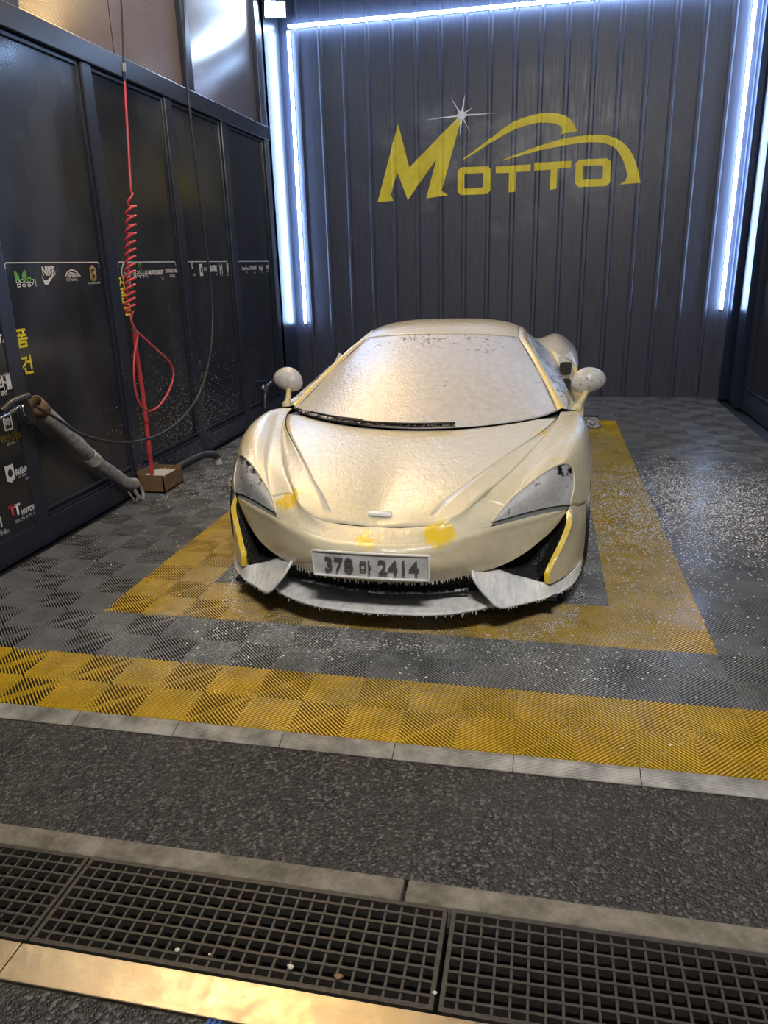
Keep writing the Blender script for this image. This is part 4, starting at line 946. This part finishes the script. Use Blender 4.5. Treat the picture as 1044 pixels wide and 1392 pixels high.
# black pressure hose sagging from the ceiling to the gun
BX = -2.58; L_ = [(248, 0), (251, 60), (256, 130), (266, 220), (277, 310), (286, 385), (289, 430), (285, 485), (272, 533), (247, 569), (216, 591), (180, 601), (140, 599), (105, 588), (84, 573), (60, 552)]
P = pts(BX, L_); P[-3:] = [tuple(px(105, 588, 0, -2.60)), tuple(px(84, 573, 0, -2.64)), tuple(px(50, 553, 0, -2.69))]
hp = thing('pressure_hose', 'thin black pressure hose sagging from the ceiling to the spray gun', 'hose', (P[9][0], P[9][1], 0)); top = (P[0][0], P[0][1], ZT)
tb('hose', cr([top]+P, 120), .010, 'black_hose', hp, 8)
# fat black drain hose with a plastic end
dh = thing('drain_hose', 'fat black ribbed drain hose curving from the tray to a white pipe end', 'hose', (-2.70, 3.3, 0))
pth = cr([(-2.80, 3.03, .05), (-2.77, 3.15, .065), (-2.71, 3.32, .095), (-2.655, 3.44, .105), (-2.605, 3.51, .085), (-2.59, 3.53, .055)], 60)
tb('ribbed_hose', pth, .03, 'black_hose', dh, 12, radii=[.030+(.003 if i % 2 else -.002) for i in range(60)])
tb('pipe_end', [(-2.59, 3.53, .062), (-2.585, 3.535, .002)], .030, 'pvc', dh, 14)
# rubber wheel stop behind the car
st = thing('wheel_stop', 'black rubber wheel stop on the yellow tiles behind the car', 'wheel stop', (.42, 5.28, 0))
bm = bmesh.new(); box(bm, (-.36, -.10, .001), (.22, .14, .10), .0)
for v in bm.verts:
    if v.co.z > .05: v.co.y *= .55; v.co.x = v.co.x*.9-.01
bmesh.ops.bevel(bm, geom=list(bm.edges), offset=.012, segments=2, affect='EDGES'); bm_obj('body', bm, 'rubber', st)
for x in (-.2, .08): 
    bm = bmesh.new(); bmesh.ops.create_cone(bm, cap_ends=True, segments=12, radius1=.014, radius2=.012, depth=.006); bmesh.ops.translate(bm, verts=bm.verts, vec=(x, .01, .102)); bm_obj('bolt', bm, 'chrome', st)

# ================================================================== FOAM SPLASHES
def flecks(name, n, sampler, normal, m, lab, par):
    V = []; F = []; nz = Vector(normal); t1 = nz.orthogonal().normalized(); t2 = nz.cross(t1)
    for _ in range(n):
        q = sampler()
        if q is None: continue
        p, r = q; o = len(V); a0 = random.random()*6.28
        for k in range(4): V.append(p+(t1*math.cos(a0+k*PI/2)*random.uniform(.7, 1.3)+t2*math.sin(a0+k*PI/2)*random.uniform(.7, 1.3))*r)
        V.append(p+nz*r*.6)
        for k in range(4): F.append([o+k, o+(k+1) % 4, o+4])
    return tag(obj(name, V, F, m, par, True), lab, kind='stuff')
def fl():
    k = random.random()
    if k < .62: x, y = random.gauss(1.15, .36), random.gauss(2.9, .55)
    elif k < .80: x, y = random.gauss(.62, .22), random.gauss(2.5, .8)
    elif k < .83: x, y = random.uniform(-1.5, .5), random.gauss(.66, .12)
    else: x, y = random.gauss(-2.3, .3), random.gauss(3.4, .7)
    if not (-2.8 < x < 2.0 and .05 < y < 6.5) or (-1.45 < x < .22 and y > .9): return None
    return Vector((x, y, .0005)), random.uniform(.0018, .0060)
flecks('foam_flecks', 17000, fl, (0, 0, 1), 'drip', 'white foam flecks spattered over the ribbed floor tiles', floor)
def wl():
    y, z = random.gauss(3.75, .55), abs(random.gauss(.28, .30))+.03
    if z > 1.25 or y < 2.3 or y > 5.6: return None
    x = -2.882
    for a, b in PY:
        if b-.0 < y < b+.2 or a-.2 < y < a: x = XL+.0015
    if z < .155: x = XL-.004
    return Vector((x, y, z)), random.uniform(.0015, .0036)
flecks('foam_spatter', 2600, wl, (1, 0, 0), 'drip', 'fine white foam spatter low on the black wall panels', wall_left)

ARC = cr([(-1.52, 1.35, 0), (-1.46, 1.06, 0), (-1.27, .85, 0), (-.95, .71, 0), (-.60, .665, 0), (-.25, .71, 0), (.04, .86, 0), (.22, 1.08, 0), (.28, 1.35, 0)], 400)
def pud():
    p = random.choice(ARC); q = p+Vector((random.gauss(0, .025), random.gauss(0, .028), .0006)); w_ = math.sin(p.x*7.3)+math.sin(p.x*17+1)
    if w_ < random.uniform(-1.6, .9): return None
    return q, random.uniform(.0015, .0075)
flecks('foam_puddle', 2200, pud, (0, 0, .35), 'drip', 'broken ring of foam on the tiles under the car nose', floor)

q0, q1, q2, q3 = px(374, 521, 0, -2.86), px(366, 523, 0, -2.80), px(361, 530, 0, -2.80), px(360, 556, 0, -2.80)
br = thing('wall_hook', 'black bent wall hook with a bright tip in the corner behind the car mirror', 'hook', tuple(q0))
V_, F_ = tube_vf(cr([tuple(q-q0) for q in (q0, q1, q2, q3)], 20), .034, 10); obj('arm', V_, F_, 'gun_black', br, True, sharp=60)
t0 = px(357, 529, 0, -2.79)-q0; V_, F_ = tube_vf([t0, t0+Vector((0, .03, .035))], .012, 8); obj('tip', V_, F_, 'pvc', br, True, sharp=60)
